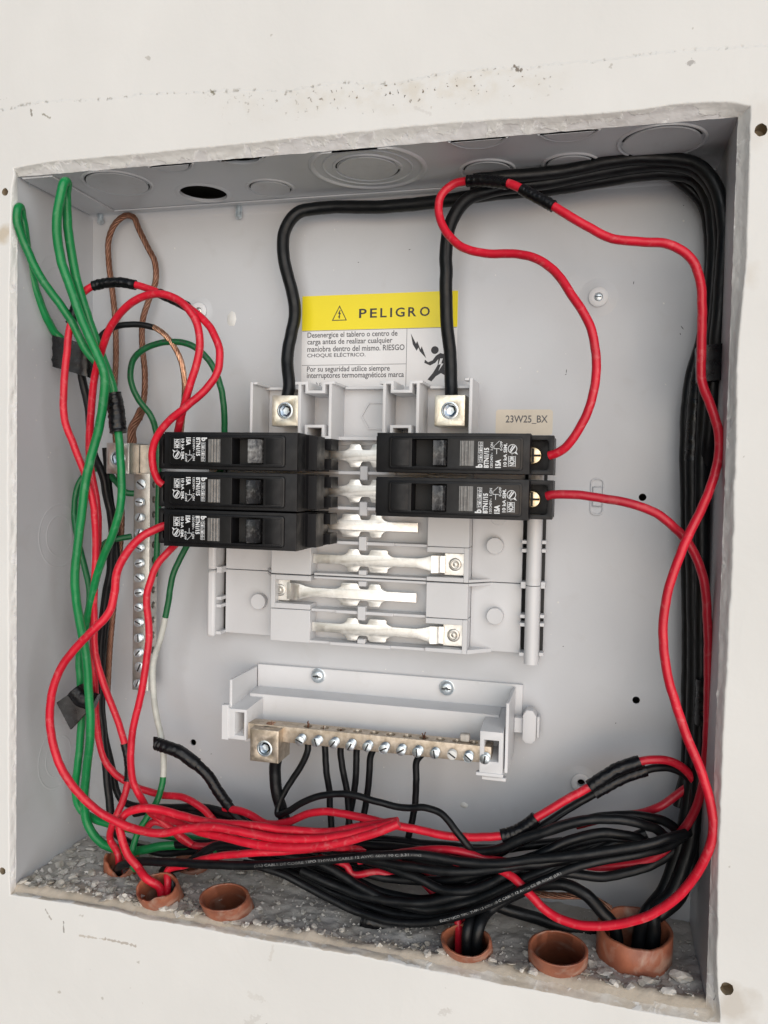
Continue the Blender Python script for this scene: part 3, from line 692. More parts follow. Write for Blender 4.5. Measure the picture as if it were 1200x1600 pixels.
link_mesh('hexagon_recess', shape_mesh([[(cxh+8.6*math.cos(PI/3*i), czh+8.6*math.sin(PI/3*i)) for i in range(6)], [(cxh+7.6*math.cos(PI/3*i), czh+7.6*math.sin(PI/3*i)) for i in range(6)]], .9, .1, XZ(YF-2.1)), M['plastic'], ch)
def set_screw(parent, c, r, ax=(0,-1,0), rim='zinc'):
    MB().lathe(c, ax, [(r+.9,.02),(r+.9,.35),(r+.2,.5),(r,.35),(r-.1,-2.2),(.01,-2.4)], 28).build('set_screw', M[rim], parent, smooth=40)
    hexa = MB(); u = Vector(c); a_ = Vector(ax).normalized()
    hexa.lathe(u - a_*.35, ax, [(r-.35,0),(r*.62,-.3),(r*.6,-2.0),(.01,-2.2)], 6).build('socket', M['steelblue'], parent, smooth=20)
for (px0, px1, py0, py1, dz) in ((424.5,466,617.5,665.5,0),(678.5,727,617,665.5,0)):
    p0 = at(px0, py1, 40); p1 = at(px1, py0, 40)
    hc = circle((p0.x+p1.x)/2, (p0.z+p1.z)/2, 4.1, 28)
    lug = link_mesh('main_lug', shape_mesh([rect(p0.x,p1.x,p0.z,p1.z), hc], 15, .3, XZ(40)), M['alu'], ch, smooth=30)
    set_screw(lug, ((p0.x+p1.x)/2, 40.3, (p0.z+p1.z)/2), 3.6)
# ------------------------------------------------------------------ breakers (u = along the breaker, inner end at 0)
def make_breaker():
    r = thing('circuit_breaker', 'black', 'circuit breaker'); H = 9.25
    s1 = shape_mesh([rect(0,71.2,-H,H), rect(17.2,33.7,-6.4,6.4)], 12, .35, XZ(1.0))
    s2 = shape_mesh([rect(0,81,-H+.15,H-.15), rrect(62.5,78.6,-6.9,6.9,1.3)], 11, .3, XZ(13.0))
    b0 = MB().box(-1.5, 80.6, 24.0, 46, -H+.25, H-.25).box(-6.5, -1.6, 34, 46, -H+1.2, -2.4).box(-6.5, -1.6, 34, 46, 2.4, H-1.2).box(-4.5,-.05,17,29,-H+.8,H-.8).box(.5,70,2.0,24,-6.1,-6.45).mesh()
    body = link_mesh('body', join([s1, s2, b0]), M['bakelite'], r, smooth=30, local=True)
    pan = link_mesh('cover', shape_mesh([rrect(6,68.2,-7.7,7.7,1.5), rect(17.2,33.7,-6.3,6.3)], 1.2, .3, XZ(-.2)), M['bakelite2'], r, smooth=30, local=True)
    link_mesh('cover_line', shape_mesh([rrect(6.9,67.4,-6.95,6.95,1.2), rrect(7.15,67.15,-6.7,6.7,1.1)], .22, .05, XZ(-.36)), M['bakelite2'], pan, local=True)
    link_mesh('pad', shape_mesh([rrect(7.6,15.8,-6.2,6.2,.5)], .35, .12, XZ(-.42)), M['bakelite'], pan, local=True)
    rb = MB(); rb.box(39.8, 46.1, -.75, 0, -5.7, 5.7)
    for k in range(3): rb.cyl((40.9+k*1.55, -.75, -5.6), (40.9+k*1.55, -.75, 5.6), .62, 10)
    rb.build('indicator_window', M['clear'], r, local=True)
    # toggle
    prof = [(27.2,6),(27.2,-2.2),(27.8,-3.3),(29.5,-3.0),(31.4,-3.4),(32.6,-3.3),(33.3,-2.2),(33.3,6)]
    link_mesh('toggle', shape_mesh([prof], 11.6, .35, lambda a, b, d: Vector((a, b, d-5.8))), M['toggle'], r, smooth=30, local=True)
    MB().box(17.3, 33.6, 9, 11, -6.3, 6.3).build('slot_floor', M['darkgap'], r, local=True)
    # print on the cover: lines run upwards (text direction +z, letters' tops towards -u)
    y = -.25; out = []
    def col_text(s, u0, u1, z0, z1, bold=.02):
        out.append(print_text(s, lambda a, b: Vector((u1-(u1-u0)*b, y, z0+(z1-z0)*a)), bold))
    def fl(loops): out.append(flat(loops, y))
    col_text('b', 47.1, 50.2, -6.5, -4.7, .05)
    for k, c in enumerate('ticino'):
        z0 = -4.2 + k*1.6
        col_text(c, 48.3 if c in 'ti' else 48.7, 49.9, z0+.35, z0+1.25, .0)
        fl([rect(48.0,50.2,z0,z0+1.5), rect(48.13,50.07,z0+.13,z0+1.37)])
    col_text('BTN1/15', 50.7, 53.0, -6.5, 2.6, .04)
    col_text('120/240V~', 53.6, 54.8, -6.5, .4, .01)
    col_text('1-ON', 53.6, 54.8, 1.6, 5.0, .02)
    fl([rect(55.0,57.8,2.1,2.35)]); fl([rect(56.3,56.55,-.2,2.1)]); fl([[(55.0,3.4),(55.2,3.4),(57.6,5.6),(57.5,5.8)]]); fl([rect(55.0,55.25,2.2,3.5)])
    col_text('15A', 55.9, 58.5, -6.5, -2.6, .05)
    col_text('0-OFF', 57.9, 59.0, 1.4, 5.6, .02)
    col_text('10 kA SIM.', 59.5, 61.1, -5.8, 4.7, .03)
    col_text('NOM', 62.2, 64.6, -5.6, -1.2, .03); fl([rect(61.7,61.95,-5.8,-1.0)]); fl([rect(64.8,65.05,-5.8,-1.0)]); fl([rect(63.2,63.5,-.6,-.3)])
    fl([circle(63.5,2.2,2.1,24), circle(63.5,2.2,1.8,24)]); fl([[(62.4,.9),(62.9,.6),(64.8,3.2),(64.3,3.6)]]); fl([[(62.2,1.6),(62.5,1.4),(63.9,3.6),(63.6,3.9)]]); fl([[(64.6,.2),(66.0,-.4),(65.2,1.0)]])
    link_mesh('rating_print', join(out), M['print'], pan, smooth=0, local=True)
    # terminal screw down in its well
    sc = MB(); sc.lathe((71.2, 22.5, 0), (0,-1,0), [(4.2,-3),(4.2,1.2),(3.7,1.9),(2.6,2.1),(.01,2.1)], 28)
    s_ = sc.build('terminal_screw', M['brass'], r, smooth=40, local=True)
    MB().box(67.6, 74.8, 20.25, 20.5, -.5, .5).box(70.7, 71.7, 20.2, 20.45, -3.4, 3.4).build('cross_slot', M['darkgap'], s_, local=True)
    # moulding marks on the inner end
    return r
proto = make_breaker()
placed = []
def place(o, right, z, y, label, tog):
    o.location = Vector((196.6 if right else 156.9, y, z))*S
    o.rotation_euler = (0, 0 if right else PI, 0)
    tag(o, label, 'circuit breaker', 'circuit breakers plugged on the stab bars')
    for c in o.children:
        if c.name.startswith('toggle'): c.location.x = tog*S
spec = [(True, 238.6, 0, 'upper black breaker right of the centre, directly under the cream code sticker', 0, .8),
        (True, 217.9, 0.3, 'lower black breaker right of the centre, red wire leaving level from its end', 0, 0),
        (False, 238.4, 0, 'topmost of the three black breakers left of the centre, with the shiniest toggle', -8.7, 0),
        (False, 218.6, 0.3, 'middle one of the three stacked black breakers left of the centre', -8.0, 0),
        (False, 199.4, 0.2, 'bottom one of the three stacked black breakers left of the centre', -8.2, 0)]
brk = [proto] + [copy_tree(proto) for _ in range(4)]
bpy.context.view_layer.update()
for o, (ri, z, y, lb, tg, _) in zip(brk, spec): place(o, ri, z, y, lb, tg)
M['toggle2'] = mat('worn_shiny_toggle_plastic', (.06,.06,.065), .16, var=.6, vscale=420, col2=(.25,.25,.25), bump=.08, bscale=600, dirt=.8, dirtcol=(.42,.42,.42), dscale=380, rvar=.08)
for c in brk[2].children:
    if c.name.startswith('toggle'): c.data = c.data.copy(); c.data.materials[0] = M['toggle2']; c['label'] = 'scuffed shiny toggle'
brk[3].rotation_euler.z += .0; 
# ------------------------------------------------------------------ neutral bar assembly
nb_ = thing('neutral_bar_assembly', 'grey plastic bracket carrying the neutral bar with its row of screws, low in the box', 'neutral bar', (186, D, 84))
def nbox(name, *b, m='plastic2', bevel=.35): return MB().box(*b).build(name, M[m], nb_, bevel=bevel)
nbox('base_plate', 111, 262.5, D-2.4, D-.05, 100, 118.2)
nbox('bracket_wall', 113.5, 252, 48, D-2.5, 84, 105.5)
# arms: sheared boxes that run forward from the bracket
def arm(x0, x1, xs, y0, y1, z0, z1, zs, hollow, name='bracket_arm'):
    """rectangular tube from y1 (at the bracket) to y0 (front end), shifted by xs, zs at the front"""
    def fn(a, b, d): t = 1-d/(y1-y0); return Vector((a+xs*t, y0+d, b+zs*t))
    loops = [rect(x0,x1,z0,z1)]
    if hollow: loops.append(rect(x0+hollow[0], x1-hollow[1], z0+hollow[2], z1-hollow[3]))
    link_mesh(name, shape_mesh(loops, y1-y0, .15, fn), M['plastic2'], nb_, smooth=30)
arm(111.2, 122.5, -2.0, 28, 64, 89, 105.4, -3.5, (4.6,1.4,2.2,1.6))
nbox('arm_fin', 109.4, 111.0, 30, 64, 92, 117)
MB().box(106.2, 110.2, 27.4, 31, 84.8, 103.8).build('arm_end', M['plastic2'], nb_, bevel=.4)
arm(245.2, 256.5, 0.0, 27, 64, 84, 105.4, -2.5, (2.0,2.0,6.5,4.2))
nbox('arm_fin', 257.2, 258.8, 30, 64, 82, 117)
nbox('arm_foot', 243.5, 257, 26.5, 30, 80.6, 82.4); nbox('arm_foot', 246, 258, 30, 34, 77.6, 79.4)
nbox('arm_foot', 116, 119.5, 36, 50, 82, 90)
for (px, py) in ((497,1056),(698,1075)):
    p = at(px, py, D-3)
    s_ = MB().lathe((p.x, D-2.4, p.z), (0,-1,0), [(4.2,0),(4.2,.5),(3.9,.6),(3.9,1.3),(3.5,2.3),(2.2,3.0),(1.2,3.1),(1.0,2.2),(.01,2.0)], 26).build('mounting_screw', M['zinc'], nb_, smooth=40)
    MB().box(p.x-2.4, p.x+2.4, D-5.65, D-5.3, p.z-.35, p.z+.35).build('screw_slot', M['darkgap'], s_)
# the bar: top holes (seen from above) with a screw on the front below each
XB0, XB1, YB0, YB1, ZB0, ZB1 = 118, 250.5, 30, 39, 86, 94.4
NSC = 12; xs_ = [at(470.5+ (758.5-470.5)*i/11, 1153+ (1184-1153)*i/11, 28).x for i in range(NSC)]
toph = [circle(x+1.4, 34.4, 2.35, 20, 2.6) for x in xs_ if x+4 < XB1]
barm = shape_mesh([rect(XB0,XB1,YB0,YB1)]+toph, ZB1-ZB0, .2, lambda a, b, d: Vector((a, b, ZB0+d)))
nbar = link_mesh('neutral_bar', barm, M['bronze'], nb_, smooth=30)
MB().box(XB0+1, XB1-1, 31.2, 38, ZB0+.3, ZB0+1.2).build('bar_floor', M['darkgap'], nbar)
def slot_screw(parent, c, ax, r, L_, ang, m='zinc', name='screw'):
    pr = [(r*.9,-.5)]; h = -.5
    c = Vector(c); a_ = Vector(ax).normalized()
    s_ = MB(); prof = [(r*.92,0)]; h = 0
    while h < L_-1: prof += [(r*.82,h+.15),(r*.98,h+.5)]; h += .7
    prof += [(r, h+.2), (r, L_-.3), (r*.8, L_), (.01, L_)]
    s_.lathe(c, ax, prof, 18); o_ = s_.build(name, M[m], parent, smooth=45)
    u = a_.orthogonal().normalized(); v_ = a_.cross(u); d1 = u*math.cos(ang)+v_*math.sin(ang); d2 = a_.cross(d1)
    t_ = MB(); p = c + a_*(L_+.02)
    t_.add([p+d1*r*.85+d2*r*.16, p-d1*r*.85+d2*r*.16, p-d1*r*.85-d2*r*.16, p+d1*r*.85-d2*r*.16], [(0,1,2,3)])
    t_.build('screw_slot', M['darkgap'], o_, smooth=0); return o_
for i, x in enumerate(xs_):
    out_ = [4.4,4.6,4.1,4.7,4.4,4.5,4.1,4.8,3.4,2.5,3.8,3.6][i]
    mm = 'white' if i == 9 else 'zinc'
    slot_screw(nbar, (x, YB0+.3, ZB0+3.4), (random.uniform(-.06,.06),-1,random.uniform(-.1,.02)), 2.45, out_+.8, random.uniform(0,3), mm)
# neutral lug
lz0, lz1_, lx0_, lx1_ = 76.3, 93.5, 124.4, 140.4
lug = link_mesh('neutral_lug', shape_mesh([rect(lx0_,lx1_,lz0,lz1_), circle(132.6,83.6,3.9,28)], 17, .35, lambda a, b, d: Vector((a, 24+d, b))), M['bronze'], nb_, smooth=30)
set_screw(lug, (132.6, 24.3, 83.6), 3.4)
topc = MB().lathe((132.6, 32.4, lz1_+.05), (0,0,1), [(4.9,0),(4.9,.15),(4.3,.16),(4.2,-.02)], 28)
topc.build('wire_hole', M['bronze'], lug, smooth=30)
MB().cyl((132.6,32.4,lz1_), (132.6,32.4,lz1_+.08), 4.2, 24).build('wire_hole', M['darkgap'], lug)
cs = MB()
for k in range(7):
    t = k*PI/3.5; rr = 1.8 if k else 0
    cs.lathe((132.6+rr*math.cos(t), 33+rr*math.sin(t), lz1_-1), (0,0,1), [(1.05,0),(1.05,1.6+.4*random.random()),(.7,2.3),(.01,2.5)], 10)
cs.build('copper_end', M['copperb'], lug, smooth=50)
# round plastic clip at the right
p = at(828,1135,58)
cl = MB(); cl.cyl((p.x-3,60,p.z+0),(p.x+3,60,p.z),.1,4)
m_ = shape_mesh([[(p.x-3.6,p.z-6.5),(p.x-1.8,p.z-8.4),(p.x+1.6,p.z-8.4),(p.x+3.4,p.z-6.0),(p.x+3.4,p.z+6.2),(p.x+1.4,p.z+9.2),(p.x-1.8,p.z+9.2),(p.x-3.6,p.z+6.5)]], 9, .6, XZ(55))
link_mesh('side_clip', m_, M['plastic'], nb_)
MB().box(p.x+3.5, p.x+5.0, 57, 64, p.z-5.6, p.z+5.6).box(258.9, p.x-3.7, 58, 63, p.z-4, p.z+4).build('side_clip', M['plastic'], nb_, bevel=.4)
nbox('plaster_crumb', 234, 239, 33, 37, 94.4, 98.5, m='flake', bevel=.9)
# ------------------------------------------------------------------ ground bar
gx0, gx1, gy0, gy1 = at(208,900,50).x, at(233,900,50).x, 50, 59
gz1, gz0 = at(220,742,50).z, at(212,1078,50).z
gb = thing('ground_bar', 'narrow upright metal earth bar with a column of screws at the left of the box', 'ground bar', ((gx0+gx1)/2, D, gz0))
gxs = (gx0+gx1)/2-.2
gm = shape_mesh([rect(gy0,gy1,gz0,gz1+14)]+[circle(55, at(240, 757+i*23.6, 54).z, 2.1, 18) for i in range(14)], gx1-gx0, .2, lambda a, b, d: Vector((gx0+d, a, b)))
gbar = link_mesh('bar', gm, M['nickel'], gb, smooth=30)
MB().box(gx0+.5, gx0+1.5, gy0+1, gy1-1, gz0+1, gz1).build('bar_core', M['darkgap'], gbar)
for i, py in enumerate((757,785,809,833,856,880,903,926,949,973,997,1020,1043,1068)):
    q = at(219-i*.35, py, 48)
    big_ = i in (0, 12)
    slot_screw(gbar, (gxs, gy0+.3, q.z), (random.uniform(-.05,.05),-1,random.uniform(-.08,.08)), 3.1 if big_ else 2.5, 1.6 if big_ else 3.2, random.uniform(0,3))
q0 = at(166, 740, 38); q1 = at(202, 692, 38)
glug = link_mesh('ground_lug', shape_mesh([rect(q0.x,q1.x,q0.z,q1.z), circle((q0.x+q1.x)/2,(q0.z+q1.z)/2,4.3,26)], 20, .3, XZ(38)), M['nickel'], gb, smooth=30)
set_screw(glug, ((q0.x+q1.x)/2, 38.3, (q0.z+q1.z)/2), 3.9)
MB().box(q1.x+.1, gx1+2, 49, 60, q0.z+.5, q1.z-.4).build('lug_tongue', M['nickel'], gb, bevel=.3)
MB().box(gx1+1, gx1+5, 55, D-.1, q1.z-3, q1.z+4).build('foot', M['plastic2'], gb, bevel=.4)
# ------------------------------------------------------------------ rubble on the floor, conduits
COND = [  # rim centre in the photo, outer radius, rim height
 (190,1336,9.6,12,'split orange conduit stub at the far left, with dark red wires dropping in',2.2,(0,0),(-.9,3,6),1.9),
 (244,1383,11.4,12.6,'chipped orange conduit stub in which the bright red looped wire ends',1.6,(0,0),(-2.2,2,4),1.9),
 (350,1401,12.8,11.5,'empty orange conduit stub with plaster on its rim, left of the middle',.3,(0,0),None,2.0),
 (300,1343,11.0,5,'low orange conduit stub at the back, under the dark wires',.8,(0,0),None,1.9),
 (728,1467,12.0,10.5,'orange conduit stub in the middle that red and black wires go down',.8,(0,0),(-1.2,3,2),1.9),
 (871,1480,13.6,12.5,'clean empty orange conduit stub right of the middle',.15,(.02,-.03),None,2.0),
 (991,1448,17.4,15.5,'largest orange conduit stub, at the far right, taking the thick black cables',.6,(.02,0),None,2.4)]
CC = []
for k_, c_ in enumerate(COND):
    p = atz(c_[0], c_[1], c_[3])
    by = max(p.y, c_[2]+.7)                  # some stubs lean forward out of the box floor
    COND[k_] = c_[:6]+((c_[6][0], (p.y-by)/c_[3]),)+c_[7:]
    CC.append(Vector((p.x, by, p.z)))
link_mesh('bottom_wall', shape_mesh([rect(.01,349.99,.3,D)]+[circle(p.x, p.y, c_[2]+.3, 32) for p, c_ in zip(CC, COND) if c_[0] != 190], 1.2, 0, lambda a, b, d: Vector((a, b, -1.2+d))), M['enamel'], box)
def in_pipe(x, y):
    for p, c_ in zip(CC, COND):
        d = math.hypot(x-p.x, y-p.y)
        if d < c_[2]-.6: return True
    return False
def hfloor(x, y):
    h = 1.6 + 1.6*noise.noise(Vector((x*.05, y*.07, 1))) + 1.0*noise.noise(Vector((x*.17, y*.17, 5))) + .5*noise.noise(Vector((x*.5, y*.5, 9)))
    lft = max(0, min(1, (95-x)/60)); h += lft*1.8
    h += 1.2*max(0, 1-abs(y-2)/8)*(.6+noise.noise(Vector((x*.08, 3, 3))))
    return max(.15, h)
g = MB(); NX, NY = 300, 62
xs2 = [0.1+349.8*i/NX for i in range(NX+1)]; ys2 = [-3+69.9*j/NY for j in range(NY+1)]
g.v = [Vector((x, y, hfloor(x, y)*min(1, max(0, (y+3)/3.2)) - max(0, -.3-y)*1.0)) for x in xs2 for y in ys2]
g.f = [q for q in [(i*(NY+1)+j, (i+1)*(NY+1)+j, (i+1)*(NY+1)+j+1, i*(NY+1)+j+1) for i in range(NX) for j in range(NY)] if not in_pipe(sum(g.v[k].x for k in q)/4, sum(g.v[k].y for k in q)/4)]
ro = g.build('rubble_bed', M['rubble'], None, smooth=80); tag(ro, 'gritty grey plaster rubble covering the floor of the box', 'rubble', kind='stuff')
ca = ro.data.color_attributes.new('kind_mask', 'FLOAT_COLOR', 'POINT')
for i, v_ in enumerate(ro.data.vertices):
    c = v_.co/S; e = 5 + 5*noise.noise(Vector((c.x*.06, 2, 2))) + (5 if c.x < 70 else -1)
    ca.data[i].color = (0, max(0, min(1, (e-c.y)/4+.5)), 0, 1)
t_ = M['rubble'].node_tree; b_ = t_.nodes['Principled BSDF']; src = b_.inputs['Base Color'].links[0].from_socket
an = t_.nodes.new('ShaderNodeAttribute'); an.attribute_name = 'kind_mask'; sc_ = t_.nodes.new('ShaderNodeSeparateColor'); t_.links.new(an.outputs['Color'], sc_.inputs[0])
nz_ = t_.nodes.new('ShaderNodeTexNoise'); nz_.inputs['Scale'].default_value = 130; nz_.inputs['Detail'].default_value = 6
t_.links.new(t_.nodes.new('ShaderNodeTexCoord').outputs['Object'], nz_.inputs['Vector'])
ad = t_.nodes.new('ShaderNodeMath'); ad.operation = 'ADD'; t_.links.new(sc_.outputs[1], ad.inputs[0]); t_.links.new(nz_.outputs['Fac'], ad.inputs[1])
mr = t_.nodes.new('ShaderNodeMapRange'); t_.links.new(ad.outputs[0], mr.inputs[0]); mr.inputs[1].default_value = 1.0; mr.inputs[2].default_value = 1.2; mr.inputs[4].default_value = .6
mx = t_.nodes.new('ShaderNodeMix'); mx.data_type = 'RGBA'; t_.links.new(mr.outputs[0], mx.inputs[0]); t_.links.new(src, mx.inputs[6]); mx.inputs[7].default_value = (.44,.37,.285,1)
t_.links.new(mx.outputs[2], b_.inputs['Base Color'])
def blob(c, s, flat_, seed, rough=.35):
    """small angular lump of plaster"""
    bm = bmesh.new(); bmesh.ops.create_icosphere(bm, subdivisions=2, radius=1)
    R_ = random.Random(seed); rot = Matrix.Rotation(R_.uniform(0,6.3), 3, 'Z') @ Matrix.Rotation(R_.uniform(-.45,.45), 3, 'X')
    ax, az = R_.uniform(.7,1.3), R_.uniform(.7,1.1); cuts = [(Vector((R_.uniform(-1,1), R_.uniform(-1,1), R_.uniform(-1,1))).normalized(), R_.uniform(.35,.8)) for _ in range(7)]
    for v in bm.verts:
        p = v.co.copy()
        for n_, d_ in cuts:
            e = p.dot(n_)-d_
            if e > 0: p -= n_*e
        p *= 1+rough*noise.noise(p*1.6+Vector((seed, 0, 0)))+.18*noise.noise(p*4+Vector((0, seed, 0)))
        v.co = rot @ Vector((p.x*s*ax, p.y*s*az, p.z*s*flat_)) + Vector(c)
    me = bpy.data.meshes.new('b'); bm.to_mesh(me); bm.free(); return me
med = []; rr = random.Random(11)
for k in range(330):
    x = rr.uniform(2, 348) if rr.random() < .45 else rr.uniform(2, 125); y = rr.uniform(0, 14) if rr.random() < .6 else rr.uniform(0, 60)
    s_ = rr.uniform(1.0, 3.0)*(1.15 if x < 125 else .85)
    if in_pipe(x, y): continue
    med.append(blob((x, y, hfloor(x, y)+s_*.25), s_, rr.choice((.25,.4,.7)), k+300, .45))
for k in range(95):
    lf = k < 55; x = rr.uniform(3, 120) if lf else rr.uniform(100, 346); y = rr.uniform(1, 40) if lf else rr.uniform(0, 9)
    s_ = rr.uniform(1.8, 4.2 if lf else 3.0)
    if in_pipe(x, y) or in_pipe(x+2, y+2): continue
    med.append(blob((x, y, hfloor(x, y)+s_*.22), s_, rr.choice((.1,.16,.24)), k+900, .5))
mo = link_mesh('plaster_lumps', join(med), M['flake2'], None, smooth=0); tag(mo, 'loose broken bits of plaster among the rubble', 'rubble', kind='stuff')
bits = MB(); rr = random.Random(3)
for k in range(1600):
    x = rr.uniform(1, 349); y = rr.uniform(0, 66)*rr.random()**.35 if rr.random() < .5 else rr.uniform(0, 66)
    s_ = rr.choice((.35,.45,.6,.8,1.1)) * (1.3 if x < 130 else 1)
    bm = None; v = []; n = 5
    if in_pipe(x, y): continue
    c = Vector((x, y, hfloor(x, y)+s_*.3))
    pts = [Vector((math.cos(t+rr.random())*s_*rr.uniform(.6,1.2), math.sin(t+rr.random())*s_*rr.uniform(.6,1.2), rr.uniform(-.3,.3)*s_)) for t in (0, 1.57, 3.14, 4.71)]
    bits.add([c+q for q in pts]+[c+Vector((0,0,s_*rr.uniform(.4,.9))), c-Vector((0,0,s_*.5))], [(0,1,4),(1,2,4),(2,3,4),(3,0,4),(1,0,5),(2,1,5),(3,2,5),(0,3,5)])
bo = bits.build('plaster_crumbs', M['flake'], None, smooth=0); tag(bo, 'fine pale plaster crumbs scattered over the rubble', 'rubble', kind='stuff')
FL = [(90,1375,7.0,.22),(125,1352,4.5,.35),(80,1362,4.2,.5),(112,1390,6.0,.2),(140,1368,5.5,.22),(160,1385,5.0,.25),(60,1378,3.5,.5),(145,1345,3.6,.6),
      (405,1418,3.2,.5),(435,1410,2.6,.6),(448,1435,4.4,.3),(402,1440,3.8,.7),(505,1428,1.9,.7),(380,1448,3.0,.8),(296,1428,4.6,.45),(272,1430,4.2,.35),(480,1455,2.6,.6),
      (668,1490,4.4,.4),(830,1535,4.0,.35),(925,1500,4.4,.6),(945,1520,5.5,.35),(1010,1530,7.0,.35),(1062,1525,7.0,.6),(1045,1548,4.6,.5),(985,1545,5.2,.35),(960,1540,3.6,.6),(815,1515,3.2,.6),(770,1500,3.0,.8)]
chunks = []
for i, (px, py, s_, fl_) in enumerate(FL):
    p = atz(px, py, 3); 
    if p.y < -1: p = Vector((p.x, 0, 3))
    o = link_mesh('plaster_chunk', blob((p.x, p.y, hfloor(p.x, p.y)+s_*fl_*.35), s_*.72, fl_, i+40), M['flake'], None, smooth=0)
    chunks.append((o, Vector((p.x, p.y, 0)), s_))
def conduit(p, px, py, r, h, label, jag=0.0, tilt=(0,0), cut=None, wall_=1.9, Z0=-17):
    n = 48
    prof_in = r-wall_*.8
    t = thing('conduit_stub', label, 'conduit', (p.x, p.y, 0), 'orange conduit stubs in the box floor')
    v = []; 
    for i in range(n):
        a_ = 2*PI*i/n; c_, s_ = math.cos(a_), math.sin(a_)
        j = jag*(noise.noise(Vector((c_*1.7+px, s_*1.7, 0)))*1.3+noise.noise(Vector((c_*6+px, s_*6, 2)))*.6) + .25*noise.noise(Vector((c_*3, s_*3, px)))
        top = h + j + 1.5*s_
        if cut: top -= cut[2]*max(0, math.cos(a_-cut[0]))**cut[1]
        for (rr_, z) in ((r, Z0), (r, 0), (r+.1, top*.5), (r, top-.35), (r-.4, top), (prof_in+.4, top), (prof_in, top-.4), (prof_in-.1, 0), (prof_in, Z0)):
            v.append(Vector((p.x+rr_*c_+tilt[0]*z, p.y+rr_*s_+tilt[1]*z, z)))
    K = 9; f = []
    for i in range(n):
        j = (i+1) % n
        for k in range(K-1): f.append((i*K+k, j*K+k, j*K+k+1, i*K+k+1))
    MB().add(v, f).build('pipe', M['pvc'], t, smooth=50)
    return p
CN = ['the split conduit at the far left', 'the chipped conduit with the red loop', 'the empty conduit left of the middle', 'the low conduit at the back', 'the middle conduit with red and black wires', 'the clean empty conduit right of the middle', 'the largest conduit at the far right']
near = {}
for o, p, s_ in chunks:
    near.setdefault(min(range(7), key=lambda k: (CC[k]-p).to_2d().length), []).append((s_, p, o))
for k, lst in near.items():
    lst.sort(key=lambda q: -q[0])
    for i, (s_, p, o) in enumerate(lst):
        side = 'left' if p.x < CC[k].x-9 else 'right' if p.x > CC[k].x+9 else 'front'
        lb = ('largest', 'second largest', 'third largest')[i] + ' pale plaster lump ' + side + ' of ' + CN[k] if i < 3 else 'smaller pale broken lump of plaster lying in the rubble on the box floor'
        tag(o, lb.replace('front of', 'before'), 'plaster chunk', 'plaster chunks on the box floor')
CS = [conduit(p, *c_) for p, c_ in zip(CC, COND)]
C1, C2, C3, C4, C5, C6, C7 = CS
for (p, r) in ((C2, 11.4), (C3, 12.8), (C1, 9.6)):      # mortar collars
    m_ = MB(); n = 40; v = []; f = []
    for i in range(n):
        a_ = 2*PI*i/n
        for (dr, z) in ((.1, 2.2), (1.5, 1.6), (4.2, .3)):
            w_ = 1+.5*noise.noise(Vector((math.cos(a_)*2+p.x, math.sin(a_)*2, z))); v.append(Vector((p.x+(r+dr*w_)*math.cos(a_), max(.5, p.y+(r+dr*w_)*math.sin(a_)), z*w_+.6)))
    f = [(i*3+k, ((i+1)%n)*3+k, ((i+1)%n)*3+k+1, i*3+k+1) for i in range(n) for k in range(2)]
    o = m_.add(v, f).build('mortar_collar', M['rubble'], None, smooth=70); tag(o, None, None); o['kind'] = 'stuff'; o['label'] = 'rough mortar packed round a conduit stub'; o['category'] = 'mortar'
# ------------------------------------------------------------------ wires
def catmull(P, n=10):
    out = []; m = len(P)
    for i in range(m-1):
        p0 = P[i-1] if i > 0 else P[0]*2-P[1]; p1, p2 = P[i], P[i+1]; p3 = P[i+2] if i+2 < m else P[-1]*2-P[-2]
        # centripetal
        def tj(ti, a, b): return ti + max(1e-4, (b-a).length)**.5
        t0 = 0; t1 = tj(t0,p0,p1); t2 = tj(t1,p1,p2); t3 = tj(t2,p2,p3)
        for k in range(n):
            t = t1+(t2-t1)*k/n
            A1 = p0*((t1-t)/(t1-t0))+p1*((t-t0)/(t1-t0)); A2 = p1*((t2-t)/(t2-t1))+p2*((t-t1)/(t2-t1)); A3 = p2*((t3-t)/(t3-t2))+p3*((t-t2)/(t3-t2))
            B1 = A1*((t2-t)/(t2-t0))+A2*((t-t0)/(t2-t0)); B2 = A2*((t3-t)/(t3-t1))+A3*((t-t1)/(t3-t1))
            out.append(B1*((t2-t)/(t2-t1))+B2*((t-t1)/(t2-t1)))
    out.append(P[-1]); return out
def frames(C):
    T = []
    for i in range(len(C)): T.append((C[min(i+1,len(C)-1)]-C[max(i-1,0)]).normalized())
    u = T[0].orthogonal().normalized(); U = [u]
    for i in range(1, len(C)):
        u = (u - T[i]*u.dot(T[i])).normalized(); U.append(u)
    return T, U
def tube(C, r, n=14, rfn=None, flatten=None, caps=True):
    T, U = frames(C); m_ = MB(); v = []
    for i, c in enumerate(C):
        w_ = T[i].cross(U[i])
        for k in range(n):
            a_ = 2*PI*k/n; e = U[i]*math.cos(a_)+w_*math.sin(a_)
            q = rfn(i, k) if rfn else 1
            v.append(c + e*r*q)
    f = [(i*n+k, i*n+(k+1)%n, (i+1)*n+(k+1)%n, (i+1)*n+k) for i in range(len(C)-1) for k in range(n)]
    if caps: f += [tuple(range(n))[::-1], tuple((len(C)-1)*n+k for k in range(n))]
    return m_.add(v, f)
NS = 10
